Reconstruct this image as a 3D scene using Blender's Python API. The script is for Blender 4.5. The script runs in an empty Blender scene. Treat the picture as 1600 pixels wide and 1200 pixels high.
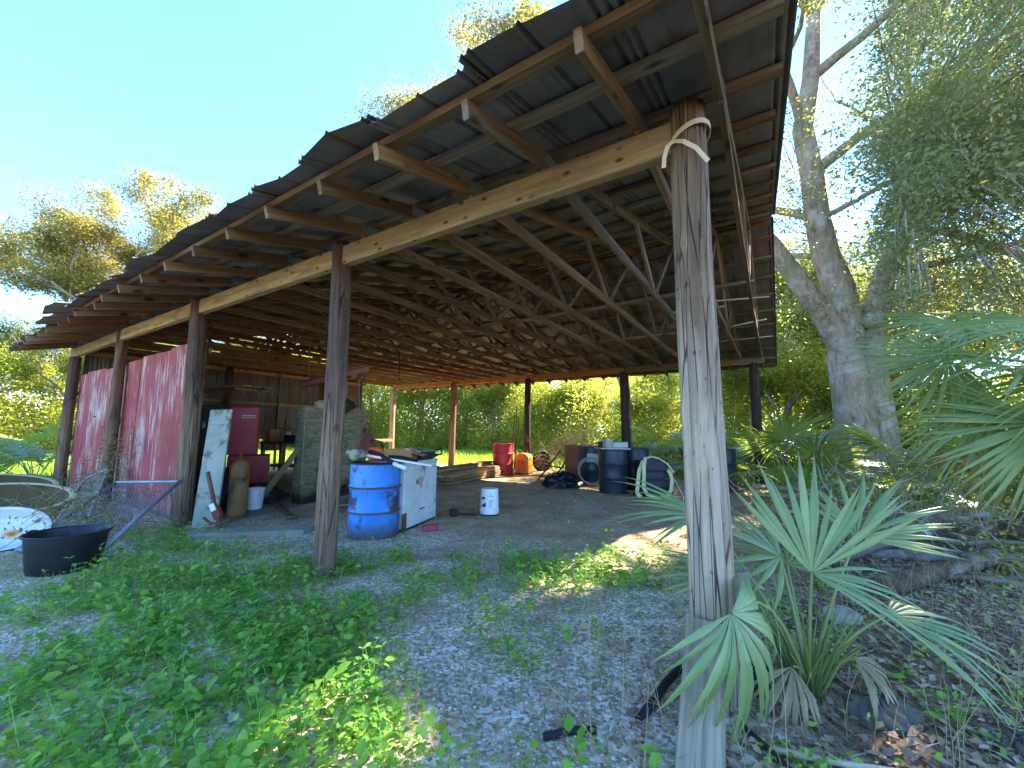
import bpy, math, random
import numpy as np
from mathutils import Vector, Matrix, Euler

SC = bpy.context.scene
COL = SC.collection
random.seed(7)
RNG = np.random.default_rng(7)
PI = math.pi

# ------------------------------------------------------------------ camera, sky, sun, exposure
cam_data = bpy.data.cameras.new('camera')
cam_data.sensor_width = 36.0
cam_data.lens = 14.362
cam_data.clip_start = 0.05
cam_data.clip_end = 2000
cam = bpy.data.objects.new('camera', cam_data)
COL.objects.link(cam)
cam.matrix_world = (Matrix.Translation((0, 0, 1.257)) @ Matrix.Rotation(math.radians(90 + 6.45), 4, 'X')
                    @ Matrix.Rotation(math.radians(0.35), 4, 'Z'))
SC.camera = cam

SUN_EL, SUN_AZ = math.radians(36.9), math.radians(54.0)   # azimuth from +Y towards +X
SUN_DIR = Vector((math.sin(SUN_AZ) * math.cos(SUN_EL), math.cos(SUN_AZ) * math.cos(SUN_EL), math.sin(SUN_EL)))
world = bpy.data.worlds.new('World')
SC.world = world
world.use_nodes = True
wn = world.node_tree
bg = wn.nodes['Background']
sky = wn.nodes.new('ShaderNodeTexSky')
sky.sky_type = 'NISHITA'
sky.sun_disc = False
sky.sun_elevation = SUN_EL
sky.sun_rotation = SUN_AZ
sky.altitude = 0
sky.air_density = 0.85
sky.dust_density = 0.0
sky.ozone_density = 9.0
wn.links.new(sky.outputs[0], bg.inputs[0])
bg.inputs[1].default_value = 0.15
sl = bpy.data.lights.new('sun', 'SUN')
sl.energy = 4.8
sl.angle = math.radians(0.53)
sl.color = (1.0, 0.89, 0.70)
sun = bpy.data.objects.new('sun', sl)
COL.objects.link(sun)
sun.rotation_euler = SUN_DIR.to_track_quat('Z', 'Y').to_euler()
sun.location = (30, 24, 40)

SC.view_settings.view_transform = 'Standard'
SC.view_settings.look = 'None'
SC.view_settings.exposure = 2.82
SC.view_settings.gamma = 1.0
SC.view_settings.use_curve_mapping = False
cy = SC.cycles
cy.max_bounces = 7
cy.diffuse_bounces = 4
cy.glossy_bounces = 2
cy.transmission_bounces = 5
cy.transparent_max_bounces = 6
cy.use_denoising = True
cy.use_adaptive_sampling = True
cy.adaptive_threshold = 0.01
cy.sample_clamp_indirect = 6
cy.caustics_reflective = False
cy.caustics_refractive = False

# ------------------------------------------------------------------ helpers
def lin(h):
    h = h.lstrip('#')
    c = [int(h[i:i + 2], 16) / 255 for i in (0, 2, 4)]
    return tuple(x / 12.92 if x <= 0.04045 else ((x + 0.055) / 1.055) ** 2.4 for x in c) + (1.0,)

class Nodes:
    """small helper for writing procedural materials"""
    def __init__(self, name):
        self.mat = bpy.data.materials.new(name)
        self.mat.use_nodes = True
        self.nt = self.mat.node_tree
        self.nt.nodes.clear()
        self.o = self.nt.nodes.new('ShaderNodeOutputMaterial')
        self.tc = self.nt.nodes.new('ShaderNodeTexCoord')
        self.oi = self.nt.nodes.new('ShaderNodeObjectInfo')
        self.geo = self.nt.nodes.new('ShaderNodeNewGeometry')
    def new(self, t, **kw):
        n = self.nt.nodes.new(t)
        for k, v in kw.items():
            setattr(n, k, v)
        return n
    def put(self, sock, v):
        if isinstance(v, bpy.types.NodeSocket):
            self.nt.links.new(v, sock)
        elif isinstance(v, (int, float)) and sock.type in ('RGBA',):
            sock.default_value = (v, v, v, 1)
        elif isinstance(v, (int, float)) and sock.type == 'VECTOR':
            sock.default_value = (v, v, v)
        else:
            sock.default_value = v
    def obj(self):
        return self.tc.outputs['Object']
    def pos(self):
        return self.geo.outputs['Position']
    def rnd(self):
        return self.oi.outputs['Random']
    def island(self):
        return self.geo.outputs['Random Per Island']
    def map(self, vec, scale=(1, 1, 1), loc=(0, 0, 0), rot=(0, 0, 0)):
        n = self.new('ShaderNodeMapping')
        self.put(n.inputs['Vector'], vec)
        n.inputs['Scale'].default_value = scale
        self.put(n.inputs['Location'], loc)
        n.inputs['Rotation'].default_value = rot
        return n.outputs[0]
    def jit(self, vec, k=37.0):
        """shift by the object's random number so that copies differ"""
        a = self.math('MULTIPLY', self.rnd(), k)
        c = self.new('ShaderNodeCombineXYZ')
        for i in range(3):
            self.put(c.inputs[i], a)
        n = self.new('ShaderNodeVectorMath', operation='ADD')
        self.put(n.inputs[0], vec)
        self.put(n.inputs[1], c.outputs[0])
        return n.outputs[0]
    def noise(self, vec, scale=5, detail=4, rough=0.55, dist=0.0):
        n = self.new('ShaderNodeTexNoise')
        self.put(n.inputs['Vector'], vec)
        n.inputs['Scale'].default_value = scale
        n.inputs['Detail'].default_value = detail
        n.inputs['Roughness'].default_value = rough
        n.inputs['Distortion'].default_value = dist
        return n.outputs[0]
    def voro(self, vec, scale=5, feature='F1', out='Distance', rand=1.0):
        n = self.new('ShaderNodeTexVoronoi', feature=feature)
        self.put(n.inputs['Vector'], vec)
        n.inputs['Scale'].default_value = scale
        n.inputs['Randomness'].default_value = rand
        return n.outputs[out]
    def ramp(self, fac, stops, interp='LINEAR'):
        n = self.new('ShaderNodeValToRGB')
        n.color_ramp.interpolation = interp
        e = n.color_ramp.elements
        while len(e) < len(stops):
            e.new(0.5)
        for el, (p, c) in zip(e, stops):
            el.position = p
            el.color = c if not isinstance(c, (int, float)) else (c, c, c, 1)
        self.put(n.inputs[0], fac)
        return n.outputs[0]
    def mix(self, fac, a, b, mode='MIX'):
        n = self.new('ShaderNodeMix', data_type='RGBA', blend_type=mode)
        self.put(n.inputs[0], fac)
        self.put(n.inputs[6], a)
        self.put(n.inputs[7], b)
        return n.outputs[2]
    def math(self, op, a, b=0.0, clamp=False):
        n = self.new('ShaderNodeMath', operation=op, use_clamp=clamp)
        self.put(n.inputs[0], a)
        self.put(n.inputs[1], b)
        return n.outputs[0]
    def sep(self, vec):
        n = self.new('ShaderNodeSeparateXYZ')
        self.put(n.inputs[0], vec)
        return n.outputs
    def bump(self, h, strength=0.3, dist=0.01):
        n = self.new('ShaderNodeBump')
        n.inputs['Strength'].default_value = strength
        n.inputs['Distance'].default_value = dist
        self.put(n.inputs['Height'], h)
        return n.outputs[0]
    def surf(self, col, rough=0.7, metal=0.0, normal=None, spec=0.4):
        n = self.new('ShaderNodeBsdfPrincipled')
        self.put(n.inputs['Base Color'], col)
        self.put(n.inputs['Roughness'], rough)
        self.put(n.inputs['Metallic'], metal)
        self.put(n.inputs['Specular IOR Level'], spec)
        if normal is not None:
            self.put(n.inputs['Normal'], normal)
        self.nt.links.new(n.outputs[0], self.o.inputs[0])
        return self.mat
    def leaf(self, col, tcol, trans=0.45, rough=0.45, spec=0.4, normal=None):
        n = self.new('ShaderNodeBsdfPrincipled')
        self.put(n.inputs['Base Color'], col)
        n.inputs['Roughness'].default_value = rough
        n.inputs['Specular IOR Level'].default_value = spec
        if normal is not None:
            self.put(n.inputs['Normal'], normal)
        t = self.new('ShaderNodeBsdfTranslucent')
        self.put(t.inputs[0], tcol)
        m = self.new('ShaderNodeMixShader')
        m.inputs[0].default_value = trans
        self.nt.links.new(n.outputs[0], m.inputs[1])
        self.nt.links.new(t.outputs[0], m.inputs[2])
        self.nt.links.new(m.outputs[0], self.o.inputs[0])
        return self.mat

MAT = {}

class MB:
    """collects shapes into one mesh"""
    def __init__(self):
        self.v = []
        self.f = []
    def add(self, vs, fs, m=None):
        o = len(self.v)
        if m is not None:
            vs = [m @ Vector(p) for p in vs]
        self.v += [tuple(p) for p in vs]
        self.f += [tuple(i + o for i in f) for f in fs]
        return self
    def box(self, c, s, m=None, ch=0.0):
        x, y, z = s[0] / 2, s[1] / 2, s[2] / 2
        if ch <= 0:
            vs = [(c[0] + a * x, c[1] + b * y, c[2] + d * z) for a in (-1, 1) for b in (-1, 1) for d in (-1, 1)]
            fs = [(0, 1, 3, 2), (4, 6, 7, 5), (0, 4, 5, 1), (2, 3, 7, 6), (0, 2, 6, 4), (1, 5, 7, 3)]
            return self.add(vs, fs, m)
        ch = min(ch, x * .9, y * .9, z * .9)
        # chamfered box: three stacked chamfered outlines
        vs = []
        for zz, k in ((-z, ch), (-z + ch, 0), (z - ch, 0), (z, ch)):
            X, Y = x - k, y - k
            for (a, b) in ((X - ch, -Y), (X, -Y + ch), (X, Y - ch), (X - ch, Y), (-X + ch, Y), (-X, Y - ch), (-X, -Y + ch), (-X + ch, -Y)):
                vs.append((c[0] + a, c[1] + b, c[2] + zz))
        fs = [tuple(range(7, -1, -1)), tuple(range(24, 32))]
        for r in range(3):
            for i in range(8):
                j = (i + 1) % 8
                fs.append((r * 8 + i, r * 8 + j, r * 8 + 8 + j, r * 8 + 8 + i))
        return self.add(vs, fs, m)
    def tube(self, path, rad, n=8, cap=True, m=None):
        path = [Vector(p) for p in path]
        if isinstance(rad, (int, float)):
            rad = [rad] * len(path)
        vs, fs = [], []
        t0 = (path[1] - path[0]).normalized()
        ref = Vector((0, 0, 1)) if abs(t0.z) < .9 else Vector((1, 0, 0))
        a = t0.cross(ref).normalized()
        for i, p in enumerate(path):
            t = (path[min(i + 1, len(path) - 1)] - path[max(i - 1, 0)])
            t = t.normalized() if t.length > 1e-9 else t0
            a = (a - t * a.dot(t))
            a = a.normalized() if a.length > 1e-6 else t.orthogonal().normalized()
            b = t.cross(a)
            for k in range(n):
                w = 2 * PI * k / n
                vs.append(p + (a * math.cos(w) + b * math.sin(w)) * rad[i])
        for i in range(len(path) - 1):
            for k in range(n):
                l = (k + 1) % n
                fs.append((i * n + k, i * n + l, i * n + n + l, i * n + n + k))
        if cap:
            fs.append(tuple(range(n - 1, -1, -1)))
            fs.append(tuple(range((len(path) - 1) * n, len(path) * n)))
        return self.add(vs, fs, m)
    def lathe(self, prof, n=32, m=None, closed=False):
        vs, fs = [], []
        for r, z in prof:
            for k in range(n):
                w = 2 * PI * k / n
                vs.append((r * math.cos(w), r * math.sin(w), z))
        for i in range(len(prof) - 1):
            for k in range(n):
                l = (k + 1) % n
                fs.append((i * n + k, i * n + l, i * n + n + l, i * n + n + k))
        if closed:
            fs.append(tuple(range(n - 1, -1, -1)))
            fs.append(tuple(range((len(prof) - 1) * n, len(prof) * n)))
        return self.add(vs, fs, m)
    def prism(self, outline, h, m=None):
        """outline in XY, extruded from z=0 to z=h"""
        n = len(outline)
        vs = [(x, y, 0) for x, y in outline] + [(x, y, h) for x, y in outline]
        fs = [tuple(range(n - 1, -1, -1)), tuple(range(n, 2 * n))]
        fs += [(i, (i + 1) % n, n + (i + 1) % n, n + i) for i in range(n)]
        return self.add(vs, fs, m)
    def mesh(self, name, mat=None, smooth=False):
        me = bpy.data.meshes.new(name)
        me.from_pydata(self.v, [], self.f)
        if mat is not None:
            me.materials.append(MAT[mat] if isinstance(mat, str) else mat)
        if smooth:
            me.polygons.foreach_set('use_smooth', [True] * len(me.polygons))
            if smooth != 'all':
                me.set_sharp_from_angle(angle=math.radians(38))
        me.update()
        return me
    def build(self, name, mat, parent=None, smooth=False, loc=None, rot=None):
        return link(name, self.mesh(name, mat, smooth), parent, loc, rot)

def link(name, me, parent=None, loc=None, rot=None):
    o = bpy.data.objects.new(name, me)
    COL.objects.link(o)
    if parent is not None:
        o.parent = parent
    if loc is not None:
        o.location = loc
    if rot is not None:
        o.rotation_euler = rot
    return o

def tag(o, label=None, cat=None, group=None, kind=None):
    if label: o['label'] = label
    if cat: o['category'] = cat
    if group: o['group'] = group
    if kind: o['kind'] = kind
    return o

def thing(name, label, cat, loc=(0, 0, 0), rz=0.0, group=None):
    e = bpy.data.objects.new(name, None)
    e.empty_display_size = 0.1
    COL.objects.link(e)
    e.location = loc
    e.rotation_euler = (0, 0, rz)
    return tag(e, label, cat, group)

def copy_tree(o, parent=None):
    c = o.copy()
    COL.objects.link(c)
    c.parent = parent
    for ch in list(o.children):
        copy_tree(ch, c)
    return c

def frame(a, b, up=(0, 0, 1)):
    """matrix with X from a to b and Z as near to up as can be"""
    a, b, up = Vector(a), Vector(b), Vector(up)
    x = (b - a).normalized()
    y = up.cross(x)
    y = y.normalized() if y.length > 1e-6 else x.orthogonal().normalized()
    z = x.cross(y)
    m = Matrix((x, y, z)).transposed().to_4x4()
    m.translation = a
    return m

BAR_CACHE = {}
def bar_mesh(L, w, h, mat, bow=0.0, seed=0):
    key = (round(L, 2), w, h, mat, bow, seed)
    if key in BAR_CACHE:
        return BAR_CACHE[key], key[0]
    L = key[0]
    r = random.Random(seed * 17 + int(L * 100))
    c = min(w, h) * 0.09
    n = max(2, int(L / 0.6) + 1) if bow else 2
    vs, fs = [], []
    for i in range(n):
        f = i / (n - 1)
        dy = bow * math.sin(PI * f) * r.uniform(.6, 1.2)
        dz = bow * .6 * math.sin(2 * PI * f + seed) 
        W, Hh = w / 2, h / 2
        for (y, z) in ((W - c, -Hh), (W, -Hh + c), (W, Hh - c), (W - c, Hh), (-W + c, Hh), (-W, Hh - c), (-W, -Hh + c), (-W + c, -Hh)):
            vs.append((L * f, y + dy, z + dz))
    for i in range(n - 1):
        for k in range(8):
            l = (k + 1) % 8
            fs.append((i * 8 + k, i * 8 + l, i * 8 + 8 + l, i * 8 + 8 + k))
    fs.append(tuple(range(7, -1, -1)))
    fs.append(tuple(range((n - 1) * 8, n * 8)))
    me = bpy.data.meshes.new('timber')
    me.from_pydata(vs, [], fs)
    me.materials.append(MAT[mat])
    BAR_CACHE[key] = me
    return me, L

def bar(name, a, b, w, h, mat, parent=None, up=(0, 0, 1), bow=0.0, seed=0):
    """a timber from a to b: its own object, grain along its length"""
    a, b = Vector(a), Vector(b)
    me, L = bar_mesh((b - a).length, w, h, mat, bow, seed)
    o = bpy.data.objects.new(name, me)
    COL.objects.link(o)
    o.parent = parent
    o.matrix_local = frame(a, b, up)
    return o

def np_mesh(name, V, F, mats, mi=None, smooth=False):
    """fast mesh from arrays: V (n,3), F (m,k)"""
    me = bpy.data.meshes.new(name)
    m, k = F.shape
    me.vertices.add(len(V))
    me.vertices.foreach_set('co', np.ascontiguousarray(V, dtype=np.float32).ravel())
    me.loops.add(m * k)
    me.loops.foreach_set('vertex_index', np.ascontiguousarray(F, dtype=np.int32).ravel())
    me.polygons.add(m)
    me.polygons.foreach_set('loop_start', np.arange(0, m * k, k, dtype=np.int32))
    me.polygons.foreach_set('loop_total', np.full(m, k, dtype=np.int32))
    for x in mats:
        me.materials.append(MAT[x])
    if mi is not None:
        me.polygons.foreach_set('material_index', mi.astype(np.int32))
    if smooth:
        me.polygons.foreach_set('use_smooth', np.ones(m, dtype=bool))
    me.update()
    me.validate()
    return me

def vnoise(x, y, seed=0, scale=1.0):
    """value noise for numpy arrays, 0..1"""
    r = np.random.default_rng(seed + 991)
    T = r.random((64, 64))
    x = np.asarray(x) * scale
    y = np.asarray(y) * scale
    xi, yi = np.floor(x).astype(int), np.floor(y).astype(int)
    fx, fy = x - xi, y - yi
    fx, fy = fx * fx * (3 - 2 * fx), fy * fy * (3 - 2 * fy)
    g = lambda i, j: T[i % 64, j % 64]
    return ((g(xi, yi) * (1 - fx) + g(xi + 1, yi) * fx) * (1 - fy) + (g(xi, yi + 1) * (1 - fx) + g(xi + 1, yi + 1) * fx) * fy)

def fbm(x, y, seed=0, scale=1.0, oct=4):
    s, a, t = 0, 1, 0
    for i in range(oct):
        s = s + a * vnoise(x, y, seed + i, scale * 2 ** i)
        t += a
        a *= .5
    return s / t

# the barn's own axes: s runs along the front away from the near corner post, t runs in from the front
TH = math.radians(32.4704)
P0 = Vector((0.9597, 2.0658, 0))
U = Vector((-math.cos(TH), math.sin(TH), 0))
V_ = Vector((math.sin(TH), math.cos(TH), 0))
def W(s, t, z=0.0):
    return P0 + U * s + V_ * t + Vector((0, 0, z))
BROT = -TH          # barn's rotation about Z
BAY, DEEP = 3.048, 8.708

def ground_z(x, y):
    x, y = np.asarray(x, float), np.asarray(y, float)
    near = np.exp(-((x / 30) ** 2 + ((y - 8) / 30) ** 2))
    return (fbm(x, y, 3, .35, 3) - .5) * .07 * near + (fbm(x, y, 9, 2.1, 3) - .5) * .035 * near
def gz(x, y):
    return float(ground_z(x, y))
# ------------------------------------------------------------------ materials
def wood(name, dark, mid, light, knots=0.0, rough=0.8, grain=14.0, wear=None, bump=.35, knotcol='#2a1c12'):
    n = Nodes(name)
    o = n.jit(n.obj())
    g = n.map(o, (0.7, grain, grain))
    a = n.noise(g, 2.2, 6, .62, .35)
    col = n.ramp(a, [(.28, lin(dark)), (.5, lin(mid)), (.74, lin(light))])
    big = n.noise(n.map(o, (.5, 2.5, 2.5)), 1.6, 3)
    col = n.mix(n.ramp(big, [(.35, 0), (.7, 1)]), col, n.mix(.55, col, lin(dark)), 'MIX')
    tone = n.math('ADD', n.math('MULTIPLY', n.rnd(), .5), .72)
    col = n.mix(1.0, col, tone, 'MULTIPLY')
    if knots:
        d = n.voro(n.map(o, (1, 2.1, 2.1)), knots)
        col = n.mix(n.ramp(d, [(.07, 1), (.13, .75), (.2, 0)]), col, lin(knotcol))
    if wear:
        w = n.noise(n.map(o, (1.2, 7, 7)), 1.7, 5, .6)
        col = n.mix(n.ramp(w, [(.5, 0), (.66, .8)]), col, lin(wear))
    MAT[name] = n.surf(col, rough, normal=n.bump(a, bump, .006), spec=.25)

wood('lumber_tan', '#8a7350', '#ad936a', '#c6ad86', 6.0, knotcol='#3c2a18', wear='#6d6450')
wood('lumber_warm', '#7a5331', '#a2744a', '#bd9061', 4)
wood('lumber_brown', '#564330', '#7d664a', '#9c8463', 3.0)
wood('lumber_grey', '#5d5242', '#857762', '#a39580', 2.5)
wood('lumber_red', '#563627', '#7a5240', '#946a54', 2.5)
wood('board_weathered', '#6a5f50', '#94866f', '#b5a78e', 0, grain=22, bump=.7)
wood('board_pale', '#8f8069', '#b9aa8e', '#d8ccb4', 3)

def log_mat(name, dark, mid, light, brown_above=None, brown='#3f2f26', mid_b='#5d4a3e', low=None):
    n = Nodes(name)
    o = n.jit(n.obj(), 11)
    g = n.map(o, (17, 17, .8))
    a = n.noise(g, 1.5, 7, .66, .5)
    col = n.ramp(a, [(.3, lin(dark)), (.48, lin(mid)), (.72, lin(light))])
    z = n.sep(n.obj())[2]
    wob = n.math('ADD', z, n.math('MULTIPLY', n.noise(n.map(o, (5, 5, 1.3)), 1.3, 4), 1.4))
    if brown_above is not None:
        bcol = n.ramp(a, [(.3, lin(brown)), (.55, lin(mid_b)), (.8, lin(mid))])
        k = n.ramp(n.math('DIVIDE', wob, 4.0), [((brown_above + .45) / 4, 0), ((brown_above + 1.25) / 4, 1)])
        col = n.mix(k, col, bcol)
    if low:
        k2 = n.ramp(n.math('DIVIDE', wob, 4.0), [(.2, 1), (.42, 0)])
        col = n.mix(n.math('MULTIPLY', k2, .6), col, lin(low))
    crack = n.voro(n.map(o, (9, 9, .42)), 2.1, 'DISTANCE_TO_EDGE')
    ck = n.ramp(crack, [(.0, 1), (.012, .7), (.03, 0)])
    ckm = n.math('MULTIPLY', ck, n.ramp(n.noise(o, 2.3, 3), [(.42, 0), (.56, 1)]))
    col = n.mix(n.math('MULTIPLY', ckm, .85), col, lin('#17120f'))
    peck = n.noise(n.map(o, (3, 3, 1.6)), 11, 3, .5)
    col = n.mix(n.ramp(peck, [(.66, 0), (.73, .7)]), col, lin('#1d1713'))
    h = n.math('SUBTRACT', n.math('MULTIPLY', a, .7), n.math('MULTIPLY', ckm, 1.2))
    MAT[name] = n.surf(col, .85, normal=n.bump(h, .9, .014), spec=.2)

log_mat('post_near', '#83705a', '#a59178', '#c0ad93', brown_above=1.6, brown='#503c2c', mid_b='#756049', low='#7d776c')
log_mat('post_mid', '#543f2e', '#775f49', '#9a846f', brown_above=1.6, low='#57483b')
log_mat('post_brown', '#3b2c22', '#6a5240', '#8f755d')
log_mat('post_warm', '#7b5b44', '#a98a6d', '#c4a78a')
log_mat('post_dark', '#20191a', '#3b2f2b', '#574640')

def metal_roof():
    n = Nodes('roof_metal')
    o = n.jit(n.obj(), 23)
    a = n.noise(o, 3.2, 5, .6)
    col = n.ramp(a, [(.3, lin('#5f5d5c')), (.55, lin('#787573')), (.8, lin('#8e8b87'))])
    r = n.noise(n.map(o, (2, .8, 1)), 2.6, 6, .65)
    tone = n.math('ADD', n.math('MULTIPLY', n.rnd(), .45), .7)
    col = n.mix(1.0, col, tone, 'MULTIPLY')
    col = n.mix(n.ramp(r, [(.52, 0), (.72, .85)]), col, lin('#6f4a35'))
    st = n.noise(n.map(o, (9, .5, 1)), 2.5, 4, .6)
    col = n.mix(n.ramp(st, [(.55, 0), (.75, .5)]), col, lin('#3d342f'))
    MAT['roof_metal'] = n.surf(col, n.ramp(a, [(.3, .5), (.8, .75)]), .15, n.bump(a, .12, .01), .4)
metal_roof()

def wall_metal():
    n = Nodes('wall_metal')
    o = n.jit(n.obj(), 9)
    a = n.noise(n.map(o, (6, 6, .6)), 1.7, 5, .6)
    col = n.ramp(a, [(.3, lin('#47433f')), (.55, lin('#5f5a54')), (.8, lin('#77716a'))])
    r = n.noise(n.map(o, (2, 2, .9)), 1.4, 6, .65)
    col = n.mix(n.ramp(r, [(.48, 0), (.66, .9)]), col, lin('#553623'))
    MAT['wall_metal'] = n.surf(col, .6, .3)
wall_metal()

def red_panel():
    n = Nodes('red_paint')
    o = n.jit(n.obj(), 19)
    a = n.noise(o, 2.5, 4)
    red = n.ramp(a, [(.3, lin('#853534')), (.6, lin('#9a4743')), (.8, lin('#a85a54'))])
    st = n.noise(n.map(o, (16, 16, 1.1)), 1.5, 6, .7, .3)
    patch = n.noise(n.map(o, (1.3, 1.3, .8)), 1.3, 3, .5)
    k = n.math('ADD', n.math('MULTIPLY', st, .75), n.math('MULTIPLY', patch, .55))
    white = n.ramp(n.noise(n.map(o, (30, 30, 3)), 1, 3), [(.35, lin('#97857a')), (.6, lin('#cdbdb0'))])
    col = n.mix(n.ramp(k, [(.68, 0), (.76, .8)]), red, white)
    z = n.sep(n.obj())[2]
    low = n.math('ADD', z, n.math('MULTIPLY', st, 1.1))
    col = n.mix(n.ramp(low, [(.45, .75), (.85, 0)]), col, lin('#7a6a60'))
    MAT['red_paint'] = n.surf(col, .75, normal=n.bump(st, .35, .006), spec=.25)
red_panel()

def painted(name, base, alt, rust='#4a3426', amount=.6, rough=.5, scale=2.0, metal=0.0, spec=.4, low=None):
    n = Nodes(name)
    o = n.jit(n.obj(), 13)
    a = n.noise(o, 4, 4)
    col = n.mix(n.ramp(a, [(.35, 0), (.7, 1)]), lin(base), lin(alt))
    r = n.noise(o, scale, 7, .68, .2)
    e0 = .78 - amount * .3
    col = n.mix(n.ramp(r, [(e0, 0), (e0 + .07, .92)]), col, lin(rust))
    sc = n.noise(n.map(o, (1, 1, .35)), 9, 5, .7)
    col = n.mix(n.ramp(sc, [(.58, 0), (.72, .55 * min(1, amount * 1.4))]), col, lin(rust))
    if low:
        z = n.sep(n.obj())[2]
        q = n.math('ADD', z, n.math('MULTIPLY', r, low[1]))
        col = n.mix(n.ramp(q, [(low[2], .9), (low[2] + .16, 0)]), col, lin(low[0]))
    MAT[name] = n.surf(col, rough, metal, n.bump(r, .12, .01), spec)

painted('drum_blue', '#2579cc', '#4690d2', '#3d3026', .9, .5, 3.2, low=('#4a4a44', .3, .2))
painted('drum_black', '#1d2733', '#283441', '#4a3c33', .25, .42, 2.0)
painted('drum_red', '#b8242e', '#c93a3d', '#6e2a20', .35, .5)
painted('drum_rust', '#7a4630', '#8f5a3c', '#3c2419', .6, .75)
painted('cab_white', '#c9cdca', '#b4bab4', '#6a4a30', .62, .5, 2.2)
painted('cab_red', '#9a1526', '#a81e2e', '#35100f', .25, .4)
painted('cyl_ochre', '#86683a', '#74562e', '#3d2917', .9, .6)
painted('white_plastic', '#d5dade', '#e2e6e8', '#8a877c', .25, .45)
painted('black_plastic', '#16181c', '#1f2227', '#4b463f', .22, .45)
painted('orange', '#e2531c', '#ee6a25', '#7a2d10', .2, .5)
painted('orange_box', '#e08a1e', '#d97a1a', '#7d4717', .45, .55)
painted('iron_rust', '#5d3a2a', '#6f4732', '#2b1a13', .5, .8)
painted('iron_red', '#6a3026', '#75392c', '#3a1d16', .45, .6)
painted('galv', '#7f8a93', '#939da4', '#5d5245', .2, .45, 3, .6)
painted('ply_pale', '#858067', '#979176', '#3a3728', .55, .8, 3.5, low=('#1f1e18', .55, .42))
painted('board_white', '#b4bbb0', '#a2aa9f', '#6e6350', .5, .7, 3.0)
painted('panel_pale', '#93988a', '#7f8578', '#5c5444', .75, .75, 3.0)
painted('tub_tan', '#b5ac83', '#a69b72', '#3e3322', .55, .6, 2)
painted('tub_dirt', '#5e5236', '#4b4029', '#2a2116', .6, .9, 2)
painted('sink_white', '#d6d9d6', '#c4c9c8', '#d06a1d', .45, .3, 2.4)
painted('concrete', '#9a9280', '#857d6c', '#55503f', .5, .95, 5, spec=.15)
painted('concrete_dark', '#6f685c', '#5c564b', '#3a352c', .7, .95, 3, spec=.15)
painted('canvas', '#b79a72', '#a5875f', '#6a5339', .4, .9)
painted('strap_cream', '#c8c48f', '#b8b27c', '#7f7b50', .3, .7)
painted('strap_pale', '#cdbf9c', '#bcae8a', '#87795a', .3, .8)
painted('rubber', '#17171a', '#202024', '#4a4640', .3, .8)
painted('tan_engine', '#7d7f68', '#8e9078', '#3b3b30', .4, .6)
painted('cardboard', '#b07a4a', '#a06c3e', '#6d4626', .3, .9)
painted('grey_box', '#8b8f90', '#9ba0a0', '#56524a', .3, .7)
painted('brick_red', '#b04a4a', '#a04040', '#5d2b2b', .3, .8)
painted('paper', '#dcdcd8', '#d0d0cc', '#a0a0a0', .1, .8)
painted('dark_junk', '#2b2622', '#3a322b', '#191512', .5, .8)

def plain(name, c, rough=.6, metal=0.0):
    n = Nodes(name)
    MAT[name] = n.surf(lin(c), rough, metal)
plain('ink_black', '#15161a', .6)
plain('ink_blue', '#7f94a0', .6)
plain('dark_hole', '#0c0b0a', .9)

def leafmat(name, a, b, c, ta, tb, trans=.45, rough=.45, spec=.35, cl=.9):
    n = Nodes(name)
    clus = n.ramp(n.noise(n.pos(), cl, 3, .55), [(.3, 0), (.7, 1)])
    r = n.math('ADD', n.math('MULTIPLY', n.island(), .45), n.math('MULTIPLY', clus, .55))
    col = n.ramp(r, [(0.1, lin(a)), (.5, lin(b)), (.9, lin(c))])
    tcol = n.ramp(r, [(0, lin(ta)), (1, lin(tb))])
    MAT[name] = n.leaf(col, tcol, trans, rough, spec)
leafmat('leaf_oak', '#566245', '#6e7654', '#8d8e68', '#8f9c50', '#bab862', .42)
leafmat('leaf_tall', '#4f8038', '#6aa04a', '#93b860', '#86c040', '#bcdc58', .42, .5, .3, 2.5)
leafmat('leaf_yellow', '#5a6036', '#7e7a40', '#a39252', '#a8a448', '#d0b860', .45)
leafmat('leaf_wood', '#55652f', '#7a853f', '#a39f50', '#b4c848', '#ece468', .6)
leafmat('leaf_dark', '#414d2e', '#566036', '#737644', '#8a9a3e', '#b8b850', .48)
leafmat('leaf_weed', '#56852f', '#76a840', '#aac455', '#90c83c', '#c4e050', .42, .5, .3, 2.2)
leafmat('leaf_clover', '#55882f', '#70a43a', '#98bc48', '#9cd038', '#b8e04c', .45, .5, .3, 2.5)
leafmat('grass_blade', '#5a7040', '#738050', '#9a9a6c', '#8fae4a', '#b8c070', .4, .55, .2)
leafmat('grass_sun', '#5f8a2c', '#7a9c36', '#94a845', '#9fd03a', '#cfe050', .5, .55, .2)
leafmat('straw', '#8a7a55', '#a8976c', '#c2b48a', '#a89a6c', '#cbbd90', .25, .8, .1)
leafmat('litter', '#7d654c', '#ae9475', '#d8c4a6', '#8a6a44', '#a88658', .12, .85, .15)
leafmat('vine_dry', '#6b5f45', '#877a58', '#a39770', '#8a7d55', '#a89b70', .2, .85, .1)

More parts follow.
